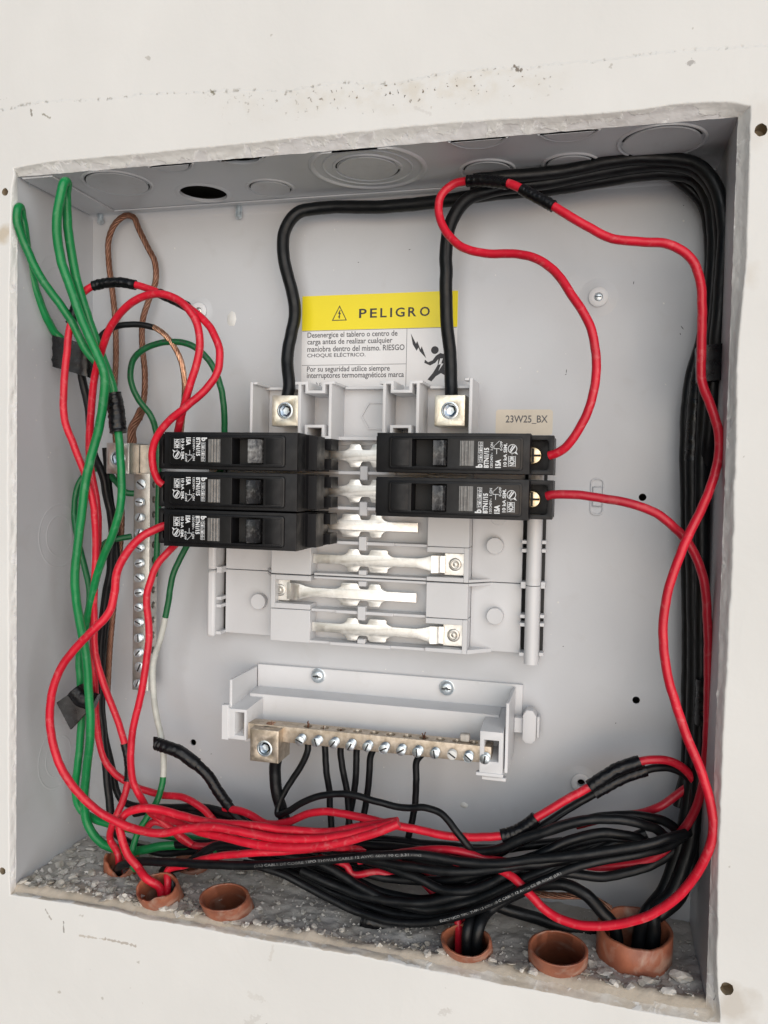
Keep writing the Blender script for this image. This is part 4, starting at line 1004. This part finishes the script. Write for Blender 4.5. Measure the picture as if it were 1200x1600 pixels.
def wire(name, label, pts, r, m, tapes=(), group=None, cat='wire', segs=None, jit=.12):
    """pts: (px, py, Y) control points; tapes: (from, to, radius) in control-point numbers; segs: (from, to, material, name)"""
    P = [at(*p) if len(p) == 3 else Vector(p[:3]) for p in pts]
    C = catmull(P, NS)
    for i, c in enumerate(C):
        C[i] = c + Vector((noise.noise(c*.07+Vector((r*9,0,0))), noise.noise(c*.07+Vector((5,0,0))), noise.noise(c*.07+Vector((0,9,0)))))*jit*2 + Vector((noise.noise(c*.22+Vector((r,0,4))), noise.noise(c*.22+Vector((5,3,0))), noise.noise(c*.22+Vector((0,9,7)))))*.17
    t = thing(name, label, cat, P[0], group)
    cuts = [(0, len(pts)-1, m, 'insulation')] if not segs else segs
    for (a_, b_, mm, nm) in cuts:
        i0, i1 = int(a_*NS), int(b_*NS); tube(C[i0:i1+1], r).build(nm, M[mm], t, smooth=60)
    for tp in tapes:
        a_, b_, tr = tp[:3]; i0, i1 = int(a_*NS), int(b_*NS)
        sub = C[i0:i1+1]
        if len(sub) < 3: continue
        sub = catmull([sub[0], sub[len(sub)//3], sub[2*len(sub)//3], sub[-1]], 12)
        ph = random.random()*9
        tube(sub, tr, 20, rfn=lambda i, k: 1 + .10*noise.noise(Vector((i*.45, k*.45, ph))) + .05*((i*.22+k/20) % 1)).build('tape', M['tape'], t, smooth=40)
    return t, C
def strands(name, label, pts, R_, n, rs, pitch, m, cat='ground wire', parent=None, ends=1.0):
    P = [at(*p) for p in pts]; C = catmull(P, 14); T, U = frames(C)
    # denser sampling
    t = parent or thing(name, label, cat, P[0])
    L_ = 0; acc = [0]
    for a_, b_ in zip(C, C[1:]): L_ += (b_-a_).length; acc.append(L_)
    for s_ in range(n):
        Q = []
        for i, c in enumerate(C):
            w_ = T[i].cross(U[i]); a_ = 2*PI*(s_/n + acc[i]/pitch); k = 1+.12*math.sin(acc[i]*.3+s_)
            Q.append(c + (U[i]*math.cos(a_)+w_*math.sin(a_))*R_*k)
        tube(Q, rs, 7).build('strand', M[m], t, smooth=60)
    return t
def cable_print(t, C, s, i0, i1, h, r, m='cprint', side=Vector((0,-1,.25))):
    T, U = frames(C); me, asp = text_mesh(s, .01)
    acc = [0]
    for a_, b_ in zip(C, C[1:]): acc.append(acc[-1]+(b_-a_).length)
    L0, L1 = acc[i0], acc[i1]
    for v in me.vertices:
        l = L0+(L1-L0)*v.co.x; k = max(j for j in range(len(C)-1) if acc[j] <= l+1e-6); f = (l-acc[k])/max(1e-6, acc[k+1]-acc[k])
        c = C[k].lerp(C[k+1], f); tt = T[k].lerp(T[k+1], f).normalized(); sd = (side-tt*side.dot(tt)).normalized(); up = sd.cross(tt) * (1 if sd.cross(tt).z > 0 else -1)
        a_ = (v.co.y-.5)*h/r; v.co = c + (sd*math.cos(a_)+up*math.sin(a_))*(r+.06)
    link_mesh('cable_print', me, M[m], t, smooth=0)
#WIRES#
def band(label, px, py0, py1, Y, hx, hy, slant=0.0, seed=1, skew=0.0):
    """flat wrap of tape, hx by hy half-widths, hanging between two heights"""
    a = at(px, py0, Y); b = at(px+skew, py1, Y); n = 28; K = 14; v = []; t = thing('tape_wrap', label, 'tape', a)
    for i in range(K+1):
        c = a.lerp(b, i/K)
        for k in range(n):
            th = 2*PI*k/n; cs, sn = math.cos(th), math.sin(th)
            e = .45; x = math.copysign(abs(cs)**e, cs)*hx; y = math.copysign(abs(sn)**e, sn)*hy
            w_ = 1+.05*noise.noise(Vector((i*.4, k*.5, seed)))+.03*((i*.21+k/n) % 1)
            v.append(c+Vector((x*w_, y*w_ + x*.15, slant*x + (.5*noise.noise(Vector((k*.4, seed, 0))) if i in (0, K) else 0))))
    f = [(i*n+k, i*n+(k+1)%n, (i+1)*n+(k+1)%n, (i+1)*n+k) for i in range(K) for k in range(n)]+[tuple(range(n))[::-1], tuple(K*n+k for k in range(n))]
    MB().add(v, f).build('tape', M['tape'], t, smooth=50); return t
# ---- thick black feeders along the top and down the right
F = 'thick black feeder cables along the top and right'
wire('feeder_cable', 'thick black cable bent down from the top to the left main lug', [(449,622,47),(452,600,49),(449,560,52),(456,520,54),(461,490,55),(455,450,54),(444,405,52),(444,365,52),(462,335,52),(500,325,54),(600,323,54),(690,314,52),(780,302,50),(860,295,48),(940,282,46),(1030,270,44),(1082,277,44),(1108,312,44),(1116,360,44),(1114,430,44),(1106,510,43),(1090,600,42),(1083,700,42),(1082,800,42),(1083,900,42),(1085,1000,42),(1083,1120,42),(1079,1230,42),(1065,1310,40),(1038,1390,36),(1012,1425,C7.y+2),(C7.x+3,C7.y+3,13,'w'),(C7.x+2.4,C7.y+2.4,-9,'w')], 3.4, 'black', group=F, tapes=[(20.8,22.2,3.6)])
wire('feeder_cable', 'thick black cable dropping behind the label into the right main lug', [(705,622,47),(705,600,49),(703,555,50),(698,500,48),(697,430,46),(698,380,45),(706,345,43),(728,313,41),(770,297,40),(860,284,40),(950,266,40),(1040,256,38),(1088,266,36),(1118,305,36),(1127,360,36),(1125,430,35),(1117,510,35),(1104,600,36),(1098,700,38),(1096,800,38),(1096,900,38),(1096,1000,38),(1094,1120,38),(1090,1230,38),(1078,1320,36),(1050,1395,32),(1022,1425,C7.y+1),(C7.x+9,C7.y+1,13,'w'),(C7.x+7.2,C7.y+0.8,-9,'w')], 3.4, 'black', group=F)
wire('feeder_cable', 'black cable lying uppermost of the bundle below the knockouts', [(740,282,30),(800,275,34),(880,268,36),(960,251,35),(1040,248,35),(1092,260,33),(1122,300,31),(1132,360,30),(1128,430,29),(1122,510,29),(1114,600,32),(1108,680,34),(1098,800,46),(1100,900,46),(1103,1000,46),(1100,1120,46),(1096,1230,46),(1086,1320,43),(1062,1400,39),(1032,1428,C7.y+6),(C7.x+6,C7.y+8,13,'w'),(C7.x+4.8,C7.y+6.4,-9,'w')], 3.2, 'black', group=F)
wire('feeder_cable', 'black cable hidden lowest in the bundle above the back panel', [(735,300,46),(800,300,52),(880,290,54),(960,276,54),(1035,270,53),(1072,290,52),(1099,322,54),(1109,370,54),(1107,440,54),(1098,520,52),(1077,600,49),(1071,700,48),(1072,800,48),(1073,900,48),(1074,1000,48),(1073,1100,48),(1072,1200,48),(1060,1260,46)], 2.7, 'black', group=F)
wire('feeder_cable', 'black cable on the left edge of the upright bundle at the right', [(1092,560,56),(1084,620,55),(1078,700,54),(1080,800,54),(1084,900,54),(1084,1000,54),(1080,1100,54),(1076,1190,54),(1066,1240,52)], 3.2, 'black', group=F, jit=.5)
# tape wraps on the right bundle
def tape_wrap(label, pts, rx, m='tape', seed=1):
    P = [at(*p) for p in pts]; C = catmull(P, 10); t = thing('tape_wrap', label, 'tape', P[0])
    tube(C, rx, 22, rfn=lambda i, k: 1+.10*noise.noise(Vector((i*.35, k*.45, seed)))+.05*((i*.18+k/22) % 1)).build('tape', M[m], t, smooth=40); return t
band('glossy black tape band round the cables and red wire by the right wall', 1110, 541, 597, 27, 6.3, 5.0, .12, 3)
tape_wrap('short black tape band low on the upright bundle at the right', [(1104,1062,33),(1103,1100,33),(1102,1132,33)], 4.6, seed=4)
# ---- red wires, right
RG = 'red branch wires'
wire('red_wire', 'red wire from the upper right breaker looping up to the tape under the knockouts', [(858,712,12),(868,709,11),(885,698,9),(908,665,7),(926,620,6),(932,567,6),(925,520,6),(912,490,7),(893,460,9),(867,425,13),(840,405,16),(805,397,19),(760,396,22),(722,386,25),(697,362,28),(686,335,30),(689,307,31),(706,289,31),(730,283,30),(760,283,28),(792,286,24),(812,294,22),(838,308,20),(865,322,18),(910,349,16),(955,372,15),(1000,378,14),(1045,382,13),(1078,402,13),(1093,435,13),(1097,490,14),(1096,545,15),(1097,597,16),(1110,633,14),(1123,677,12),(1123,713,11),(1110,762,9),(1090,807,8),(1070,850,6),(1052,897,5),(1041,940,4),(1036,985,3),(1041,1045,2),(1056,1100,1),(1073,1150,0),(1092,1195,-1),(1107,1240,-2),(1114,1282,-3),(1110,1320,-3),(1093,1357,-2),(1060,1400,0),(1013,1430,2),(960,1445,4),(907,1445,6),(860,1428,9),(827,1397,12),(800,1370,15),(765,1353,19),(725,1348,24),(690,1345,30)], 2.05, 'red', tapes=[(18,20.15,2.75),(21.15,23,2.6)], group=RG)
wire('red_wire', 'red wire leaving the lower right breaker and crossing to the right wall', [(855,775,12),(864,773,11),(900,773,10),(950,780,10),(1000,791,11),(1033,807,13),(1063,833,16),(1083,862,18),(1098,900,20),(1105,960,22),(1107,1040,24),(1106,1120,26),(1103,1180,28),(1095,1240,31),(1077,1283,33),(1058,1308,34),(1040,1327,35),(1010,1345,36),(967,1352,37),(930,1354,38),(880,1345,40)], 2.05, 'red2', group=RG)
wire('red_wire', 'short red end bending behind the black coil at the right', [(1085,1222,44),(1062,1238,42),(1033,1259,40),(1000,1271,42),(960,1275,44),(900,1290,46)], 2.0, 'red2', group=RG)
wire('red_wire', 'red wire strapped with three bands of tape rising from the coil to the right', [(1100,1250,40),(1085,1220,38),(1062,1196,36),(1040,1188,34),(1000,1190,32),(955,1207,30),(925,1227,28),(880,1252,26),(838,1278,24),(810,1298,23),(780,1306,22),(750,1308,22),(700,1306,23),(650,1296,24),(610,1288,24),(560,1276,25),(510,1268,26),(477,1273,27),(447,1285,28),(417,1287,29),(385,1270,31),(350,1262,34)], 2.0, 'red', tapes=[(4,6.1,3.1),(8.0,9.9,3.1)], group=RG)
wire('black_wire', 'black wire taped alongside the rising red wire', [(1092,1245,42),(1075,1215,41),(1045,1200,38),(1005,1204,35),(960,1222,32),(925,1242,30),(880,1269,28),(838,1296,26),(800,1318,25),(770,1330,26),(700,1345,28),(640,1350,30)], 1.9, 'black', tapes=[(2.9,4.9,2.8),(7,8.3,3.0)])
# ---- left: green wires
GG = 'green earth wires at the left'
wire('green_wire', 'green wire folded into the tall upper loop at the left', [(180,640,24),(176,605,22),(155,545,18),(137,495,14),(122,445,12),(113,402,10),(106,350,6),(104,305,4),(105,286,1),(101,285,-2),(94,310,-3),(89,350,-2),(95,405,2),(112,455,5),(128,500,7),(150,550,9),(163,585,10),(161,633,12),(150,687,14),(138,733,14),(130,783,14),(122,850,15),(117,900,16),(120,944,18),(127,982,20),(134,1020,22),(138,1075,24),(141,1119,25),(140,1162,26),(135,1206,28),(131,1250,30),(138,1290,32),(160,1318,32),(205,1330,32),(255,1322,34),(300,1322,40),(360,1328,46)], 2.4, 'green', group=GG)
wire('green_wire', 'green wire making the lower left loop against the box edge', [(96,530,30),(86,520,28),(72,495,22),(57,455,15),(44,408,10),(40,370,6),(35,340,3),(32,324,0),(28,326,-3),(27,350,-3),(43,392,1),(66,437,5),(94,475,10),(116,510,14),(133,545,17),(155,572,20),(170,600,22),(178,622,23),(183,655,23),(186,690,22),(189,733,20),(189,783,20),(177,833,22),(160,873,24),(150,905,26),(141,944,28),(131,987,30),(124,1031,32),(126,1063,33),(127,1133,34),(122,1192,34),(118,1235,36),(125,1262,38),(145,1278,38),(180,1290,38),(230,1300,42),(290,1310,46),(350,1318,48)], 2.2, 'green', tapes=[(16.7,18.6,4.4)], group=GG)
t, C = wire('green_wire', 'dark green wire arching over behind the left breakers', [(242,900,52),(245,860,50),(247,800,50),(248,740,50),(247,690,50),(236,650,46),(215,622,42),(204,592,40),(208,562,38),(230,543,37),(262,534,37),(300,540,38),(330,568,40),(345,605,42),(350,640,44),(349,700,48),(330,790,52),(300,840,50),(284,868,46),(270,900,43),(261,950,42),(251,998,42),(240,1032,43),(239,1075,43),(245,1120,43),(254,1165,41),(256,1205,38),(247,1248,34),(230,1277,31),(213,1307,28),(206,1335,24),(212,1358,C2.y+2),(C2.x+-5,C2.y+2,13,'w'),(C2.x+-4,C2.y+1.6,-9,'w')], 1.75, 'green2', group=GG, segs=[(0,20.3,'green2','insulation'),(20.3,26.2,'whitewire','painted_part'),(26.2,31,'green','insulation')])
cable_print(t, C, '12 AWG THW-LS 600V 90 C CABLE', 7*NS, 12*NS, 1.2, 1.75, m='ink')
wire('green_wire', 'short dark green wire hooking into the earth bar', [(205,838,48),(185,842,45),(165,848,40),(150,870,40)], 1.7, 'green2', group=GG)
wire('green_wire', 'dark green wire curving behind the bundle to the top of the earth bar', [(212,772,52),(198,770,50),(180,752,50),(165,735,52),(140,735,52),(122,760,50),(116,800,48),(120,835,46),(128,870,46),(140,930,48),(130,990,50)], 1.8, 'green2', group=GG)
# ---- left: red wires
wire('red_wire', 'red wire with tape bands arching from the left bundle into the middle left breaker', [(255,757,12),(247,750,11),(239,725,8),(240,695,6),(258,664,4),(290,636,3),(322,608,4),(340,580,5),(343,550,6),(334,522,7),(315,497,9),(290,478,13),(262,464,18),(240,454,20),(215,446,20),(180,441,19),(148,446,18),(128,460,17),(117,485,16),(108,515,14),(104,555,13),(100,600,12),(101,655,12),(117,700,14),(134,745,17),(146,790,20),(150,850,24),(148,900,26),(147,960,30),(148,1017,31),(160,1062,32),(181,1119,34),(195,1162,35),(201,1195,35),(200,1220,34),(190,1257,30),(175,1290,28),(172,1312,C1.y),(C1.x+-1,C1.y+-2,13,'w'),(C1.x+-0.8,C1.y+-1.6,-9,'w')], 1.95, 'red', tapes=[(10.9,12.6,2.5),(14.1,16.1,2.6),(17.1,18.7,2.7),(32,34,2.3)], group=RG)
wire('red_wire', 'red wire making the inner arch into the top left breaker', [(276,685,20),(279,668,14),(286,640,10),(298,600,7),(309,560,6),(312,530,6),(304,498,6),(283,472,6),(250,459,6),(218,466,7),(192,485,9),(171,515,12),(158,550,16),(148,590,20),(143,640,24),(139,690,28),(143,740,30),(152,790,30),(153,840,30),(148,900,32),(145,960,36),(146,1020,40),(149,1080,42),(152,1139,43),(165,1190,43),(195,1221,43),(248,1241,43),(290,1247,42),(317,1264,41),(337,1284,40),(380,1310,40)], 2.0, 'red', group=RG)
wire('red_wire', 'red wire bowing out left from the bottom left breaker down to the tied bundle', [(262,820,12),(250,824,10),(225,836,6),(199,862,4),(183,893,3),(179,925,3),(170,958,2),(146,984,0),(117,1014,-1),(92,1050,-2),(79,1095,-2),(80,1148,-1),(93,1194,0),(114,1228,2),(147,1262,4),(180,1283,5),(213,1296,6),(253,1302,7),(293,1294,8),(330,1292,8),(370,1298,8),(420,1308,8),(475,1312,8),(530,1306,8),(580,1296,8),(622,1284,8)], 2.15, 'red', group=RG)
wire('red_wire', 'red wire from a conduit curling up and over into the tied bundle', [(C2.x-1,C2.y-1,-9,'w'),(C2.x-1,C2.y-2,8,'w'),(228,1372,C2.y-4),(216,1355,11),(200,1335,9),(190,1308,8),(187,1288,9),(197,1271,11),(220,1263,12),(250,1265,13),(283,1274,13),(317,1283,12),(350,1287,12),(400,1290,12),(450,1297,12),(510,1300,12),(565,1292,12),(622,1283,12)], 2.15, 'red', group=RG)
wire('red_wire', 'straightened red wire lowest in the tied bundle', [(228,1262,24),(250,1275,22),(280,1285,18),(315,1300,12),(350,1308,9),(400,1320,7),(450,1325,6),(500,1322,6),(550,1312,6),(590,1300,6),(623,1286,7)], 2.15, 'red', group=RG)
wire('red_wire', 'red wire standing beside the earth bar from behind the bottom left breaker', [(275,850,20),(263,862,16),(247,880,14),(236,905,13),(229,935,13),(233,985,14),(229,1030,14),(222,1078,14),(209,1133,14),(204,1177,15),(208,1221,17),(220,1246,20),(232,1266,24),(250,1280,28),(300,1320,30)], 1.95, 'red', group=RG)
wire('red_wire', 'red wire lying flat above the printed black cable', [(C2.x+1,C2.y+1,-9,'w'),(C2.x+2,C2.y+1,10,'w'),(262,1360,16),(290,1352,15),(330,1340,12),(380,1334,10),(430,1331,10),(480,1327,13),(520,1324,20),(560,1326,30),(620,1332,38)], 1.9, 'red', group=RG)
wire('red_wire', 'red wire showing as a flat arc through the middle of the coil', [(560,1345,26),(600,1337,24),(640,1331,22),(683,1327,20),(720,1331,19),(760,1342,20),(830,1352,26)], 1.9, 'red2', group=RG)
wire('red_wire', 'first of two dim red wires diving into the middle conduit', [(600,1350,36),(640,1362,34),(668,1385,32),(688,1412,28),(700,1435,24),(C5.x+-6,C5.y+2,13,'w'),(C5.x+-4.8,C5.y+1.6,-9,'w')], 1.9, 'red2', group=RG)
wire('red_wire', 'second of two dim red wires diving into the middle conduit, right of the first', [(620,1340,36),(660,1358,34),(688,1382,32),(706,1408,28),(714,1435,24),(C5.x+-1,C5.y+4,13,'w'),(C5.x+-0.8,C5.y+3.2,-9,'w')], 1.9, 'red2', group=RG)
wire('red_wire', 'red wire crossing under the black coil near its middle', [(500,1340,30),(540,1352,27),(550,1366,27),(590,1362,29),(620,1368,30),(650,1350,30),(690,1345,32)], 1.8, 'red2', group=RG)
wire('red_wire', 'red wire end showing behind the loop beside the conduits at the left', [(225,1300,30),(240,1284,30),(262,1290,32),(285,1312,32),(310,1322,32),(360,1315,34)], 1.9, 'red2', group=RG)
# ---- neutral wires, black
NG = 'black neutral wires under the neutral bar'
xn = xs_
def drop(i, pts, label, r=1.75):
    P0 = Vector((xn[i]+1.4, 34.4, ZB0+1)); 
    t, C = wire('neutral_wire', label, [(P0.x, P0.y, P0.z, 'w')]+pts, r, 'black', group=NG); return t
drop(0, [(481,1172,34.5),(470,1198,35),(452,1225,35),(438,1252,34),(434,1272,32),(450,1268,29),(474,1253,27),(505,1243,26),(545,1241,25),(590,1253,24),(630,1262,24),(665,1262,23),(692,1273,22),(712,1298,20),(732,1322,20),(748,1338,24),(790,1350,30)], 'black neutral wire that bends back and snakes right over the coil')
drop(1, [(508,1175,35),(510,1205,36),(515,1240,38),(517,1285,40),(520,1320,40)], 'first straight black neutral wire from the lug')
drop(2, [(532,1178,35),(536,1205,36),(543,1240,38),(546,1285,40),(550,1325,40)], 'second straight black neutral wire from the lug')
drop(3, [(557,1180,35),(556,1212,36),(553,1240,38),(545,1285,42),(540,1325,42)], 'third straight black neutral wire from the lug')
drop(4, [(579,1183,35),(577,1215,36),(573,1245,38),(567,1285,40),(565,1325,40)], 'fourth straight black neutral wire from the lug')
drop(7, [(651,1190,35),(651,1220,36),(648,1260,38),(640,1300,38),(630,1340,38)], 'lone black neutral wire right of the others under the bar')
wire('neutral_cable', 'thick black cable leaving the bottom of the neutral lug', [(432,1185,33),(430,1200,34),(432,1235,35),(440,1265,36),(450,1300,38)], 3.2, 'black')
for k, (xx_, ang) in enumerate(((0,0),(1,.4),(2,-.3),(7,.2))):
    p = Vector((xn[xx_]+1.4, 34.4, ZB1-1)); m_ = MB()
    for j in range(5 if k in (0, 3) else 3):
        d = Vector((random.uniform(-.35,.35), random.uniform(-.35,.35), 1)).normalized()
        m_.cyl(p+Vector((random.uniform(-.8,.8), random.uniform(-.8,.8), 0)), p+d*random.uniform(1.5, 4.2 if k in (0,3) else 2), .28, 6)
    m_.build('copper_end', M['copper'], nbar)
# ---- taped black cable end at lower left
t, C = wire('capped_cable', 'black cable with a crumpled taped end pointing up at the left', [(244,1162,30),(256,1166,30),(275,1172,30),(300,1188,31),(325,1212,32),(345,1242,33),(368,1272,34),(395,1296,35),(440,1315,36),(500,1335,37)], 2.6, 'black', cat='cable', tapes=[(0,3.3,3.4),(3.2,5.5,2.95)])
MB().box(*(lambda p: (p.x-3.2,p.x-.5,p.y-.6,p.y+.3,p.z-1.5,p.z+3))(at(248,1160,29))).build('tape_flap', M['tape'], t, bevel=.3)
# ---- left black wires and tapes
LG = 'black wires in the left bundle'
wire('black_wire', 'black wire running down the left bundle behind the green ones', [(128,540,34),(128,585,34),(136,640,36),(142,690,38),(160,740,40),(172,800,42),(176,860,44),(166,930,46),(158,1000,48),(156,1070,48),(158,1140,46),(166,1200,44),(172,1260,42),(180,1300,40),(240,1330,38),(330,1330,38)], 2.3, 'black', group=LG, jit=.6)
wire('black_wire', 'second black wire of the left bundle, further right and deeper', [(165,700,50),(170,760,50),(178,820,52),(182,890,54),(172,960,56),(163,1040,56),(160,1120,54),(175,1200,52),(190,1250,50),(235,1262,48),(300,1268,46),(360,1285,42),(420,1300,40)], 2.0, 'black', group=LG)
band('wide black tape band holding the upper left bundle to the wall', 115, 533, 582, 28, 10.8, 4.2, -.28, 8)
tp = thing('tape_flag', 'loose black tape end sticking out of the lower left bundle', 'tape', at(120,1100,26))
v = [at(88,1098,22), at(125,1072,26), at(136,1112,27), at(110,1140,23)]
m_ = MB(); mid = sum(v, Vector())/4 + Vector((0,-1.2,0))
m_.add(v+[mid]+[q+Vector((.3,.9,0)) for q in v], [(0,1,4),(1,2,4),(2,3,4),(3,0,4),(5,8,7,6),(0,5,6,1),(1,6,7,2),(2,7,8,3),(3,8,5,0)]).build('tape', M['tape'], tp, smooth=30)
tube(catmull([at(118,1078,28), at(128,1090,28), at(150,1098,30)], 8), 5.2, 18, rfn=lambda i, k: 1+.1*noise.noise(Vector((i*.4, k*.5, 3)))).build('tape', M['tape'], tp, smooth=40)
# ---- bare copper earth wire
CW = strands('bare_copper_wire', 'bare stranded copper wire looping up the left of the back panel to the earth lug', [(168,1085,56),(172,1010,56),(180,920,56),(190,820,57),(186,740,58),(180,680,60),(178,620,62),(181,560,62),(180,500,62),(175,450,62),(170,410,62),(170,375,61),(180,350,60),(197,337,60),(209,340,60),(217,358,60),(230,385,60),(242,410,60),(243,440,60),(232,470,59),(223,500,58),(222,540,58),(226,580,57),(225,620,55),(218,655,50)], 1.0, 6, .78, 22, 'copper', cat='copper wire')
strands(None, None, [(222,640,53),(215,655,50),(207,670,48),(206,690,47),(206,705,47)], 1.9, 9, .7, 30, 'copper', parent=CW)
t, C = wire('stripped_wire', 'black wire stripped to bright copper strands behind the left arches', [(150,540,34),(158,525,34),(172,514,34),(192,508,34),(215,507,35),(240,511,36)], 1.7, 'black')
strands(None, None, [(240,511,36),(256,522,36),(272,542,37),(283,566,38),(288,600,40),(286,640,44),(280,700,50)], 1.0, 7, .6, 24, 'copperb', parent=t)
strands('bare_copper_wire', 'dull copper strands lying under the coil toward the large conduit', [(780,1386,38),(820,1395,36),(870,1400,34),(920,1402,34),(955,1420,34)], 1.2, 6, .5, 26, 'copper', cat='copper wire')
# ---- black coil along the bottom
KG = 'black wires of the coil along the bottom'
t, C = wire('black_wire', 'front black cable with faint grey lettering running right out of the split conduit', [(C1.x,C1.y,-3,'w'),(183,1362,C1.y-4),(190,1352,20),(215,1346,15),(260,1347,12),(333,1351,9),(400,1352,8),(460,1348,8),(530,1342,10),(600,1336,12),(660,1336,14),(720,1346,14),(780,1349,13),(840,1342,13),(905,1336,13),(965,1327,15),(1010,1319,17),(1045,1309,20),(1072,1302,25)], 2.2, 'black', group=KG)
cable_print(t, C, '(UL) CABLE DE COBRE TIPO THW-LS CABLE 12 AWG 600V 90 C 3.31 mm2', 6*NS, 10*NS, 1.5, 2.2)
t, C = wire('black_wire', 'lowest black cable of the coil with worn white lettering', [(400,1352,18),(440,1366,18),(480,1386,18),(520,1407,17),(560,1425,16),(600,1438,14),(640,1443,13),(690,1438,12),(733,1426,11),(773,1410,10),(813,1392,10),(853,1374,11),(893,1357,13),(933,1346,16),(1000,1334,22),(1045,1322,28),(1078,1300,34)], 2.0, 'black', group=KG)
cable_print(t, C, 'ELECTRICO TIPO THW-LS 600V 90 C CABLE 12 AWG CE SR ROHS (UL)', 7*NS, 12*NS-4, 1.35, 2.0, m='cprint2')
coil = [
 ([(450,1325,38),(520,1345,38),(600,1360,38),(680,1378,38),(750,1382,38),(820,1366,38),(880,1345,38),(940,1330,44),(1000,1310,46)], 'black wire in the deepest layer of the coil, right half'),
 ([(390,1335,40),(460,1352,40),(530,1375,40),(600,1398,38),(660,1412,36),(730,1405,36),(790,1385,36)], 'black wire in the deepest layer of the coil, left half'),
 ([(520,1335,24),(590,1345,20),(650,1355,17),(710,1362,16),(770,1358,16),(830,1350,17),(890,1344,20),(950,1336,26)], 'black wire lying across the front middle of the coil'),
 ([(470,1360,24),(530,1388,22),(590,1405,20),(650,1410,18),(710,1402,18),(760,1388,20),(800,1372,24)], 'black wire in the front lower middle of the coil'),
 ([(560,1320,34),(620,1330,32),(690,1345,30),(760,1352,28),(830,1345,28),(890,1330,28),(950,1316,30),(1000,1312,34)], 'black wire between the upper and middle layers of the coil'),
 ([(330,1310,40),(400,1304,40),(470,1306,40),(550,1316,38),(620,1324,38),(700,1332,36)], 'black wire at the back left, just above the coil'),
 ([(430,1330,24),(500,1350,24),(560,1385,22),(620,1412,20),(680,1420,18),(740,1408,17),(800,1383,17),(850,1360,18),(900,1345,22),(960,1338,28)], 'second black wire from the bottom of the coil'),
 ([(380,1350,28),(450,1362,28),(520,1395,26),(570,1415,24),(630,1430,22),(700,1428,20),(760,1405,20),(820,1375,20),(880,1350,22),(950,1322,26),(1010,1300,30)], 'black wire tucked just above the lettered one at the coil bottom'),
 ([(440,1318,30),(520,1330,28),(590,1348,24),(650,1372,20),(700,1392,18),(750,1388,17),(800,1362,17),(850,1332,18),(900,1310,20),(950,1302,22),(995,1308,26),(1020,1325,32)], 'black wire closing the inner loop of the coil at the right'),
 ([(500,1310,34),(580,1320,32),(650,1328,28),(710,1332,24),(770,1328,20),(830,1306,18),(880,1290,18),(930,1280,19),(980,1282,21),(1020,1292,26),(1040,1308,32)], 'black wire arching over the upper right of the coil'),
 ([(700,1372,30),(750,1350,28),(800,1322,26),(850,1300,26),(905,1284,26),(965,1274,28),(1015,1277,32),(1045,1288,36),(1064,1310,40)], 'uppermost thin black wire of the coil at the right'),
 ([(480,1345,32),(560,1362,30),(640,1375,28),(720,1372,24),(800,1350,22),(870,1325,22),(930,1310,24),(985,1310,28),(1030,1320,34)], 'black wire in the middle layer of the coil'),
 ([(340,1325,34),(420,1318,34),(500,1318,34),(590,1330,32),(680,1348,28),(760,1362,24),(840,1362,24),(900,1366,26),(950,1369,30),(1000,1358,34),(1042,1338,38),(1075,1300,42)], 'black wire that sags below the red one at the right of the coil'),
 ([(360,1290,40),(430,1296,40),(500,1302,40),(580,1310,38),(650,1318,36),(720,1325,34),(800,1325,34),(880,1315,36)], 'black wire lying at the back just under the neutral wires'),
 ([(240,1325,36),(320,1318,36),(380,1322,34),(440,1335,32),(520,1360,30),(600,1395,28),(660,1405,26),(720,1392,26),(770,1370,28),(830,1345,32)], 'black wire crossing from the left conduits down into the coil'),
 ([(560,1335,38),(620,1350,36),(670,1375,32),(720,1385,28),(780,1380,26),(840,1362,28),(900,1335,32),(960,1318,36)], 'black wire buried in the centre of the coil'),
 ([(C2.x+3,C2.y+4,-9,'w'),(C2.x+3,C2.y+4,10,'w'),(256,1360,24),(290,1352,28),(320,1330,28),(350,1320,28),(400,1325,28),(460,1335,28)], 'black wire rising out of the chipped conduit behind the red ones'),
 ([(420,1340,36),(480,1362,36),(540,1392,34),(590,1412,32),(650,1418,30),(710,1410,28),(770,1392,26),(830,1372,28)], 'black wire deep under the coil near the floor'),
 ([(210,1270,46),(260,1262,46),(310,1262,46),(360,1272,44),(420,1296,42),(500,1322,40)], 'black wire along the back from the left bundle'),
]
for pts, lb in coil: wire('black_wire', lb, pts, 2.3, 'black', group=KG, jit=.35)
wire('black_cable', 'thick black cable bending down into the largest conduit from the left', [(770,1372,34),(830,1382,32),(880,1382,30),(915,1398,29),(936,1420,29),(C7.x+-9,C7.y+1,13,'w'),(C7.x+-7.2,C7.y+0.8,-9,'w')], 3.0, 'black')
wire('black_cable', 'thick black cable passing low behind the clean empty conduit', [(740,1395,34),(785,1418,34),(833,1433,36),(880,1448,40),(925,1456,44),(960,1462,46)], 3.0, 'black')
wire('black_cable', 'black cable dropping into the middle conduit beside the red pair', [(830,1385,26),(795,1402,24),(764,1422,20),(C5.x+5,C5.y+-2,13,'w'),(C5.x+4,C5.y+-1.6,-9,'w')], 2.9, 'black')
wire('black_cable', 'second black cable in the middle conduit, further left', [(790,1385,26),(760,1402,22),(742,1425,19),(C5.x+0,C5.y+-4,13,'w'),(C5.x+0,C5.y+-3.2,-9,'w')], 2.4, 'black')
t = thing('tape_stub', 'taped black cable end resting on the rubble below the coil', 'cable', at(590,1440,22))
tube(catmull([at(566,1436,20), at(580,1440,20), at(600,1446,21), at(617,1451,22)], 8), 4.6, 20, rfn=lambda i, k: (1 if 2 < i < 22 else .9)*(1+.06*noise.noise(Vector((i*.4, k*.4, 5))))).build('tape', M['tape'], t, smooth=40)
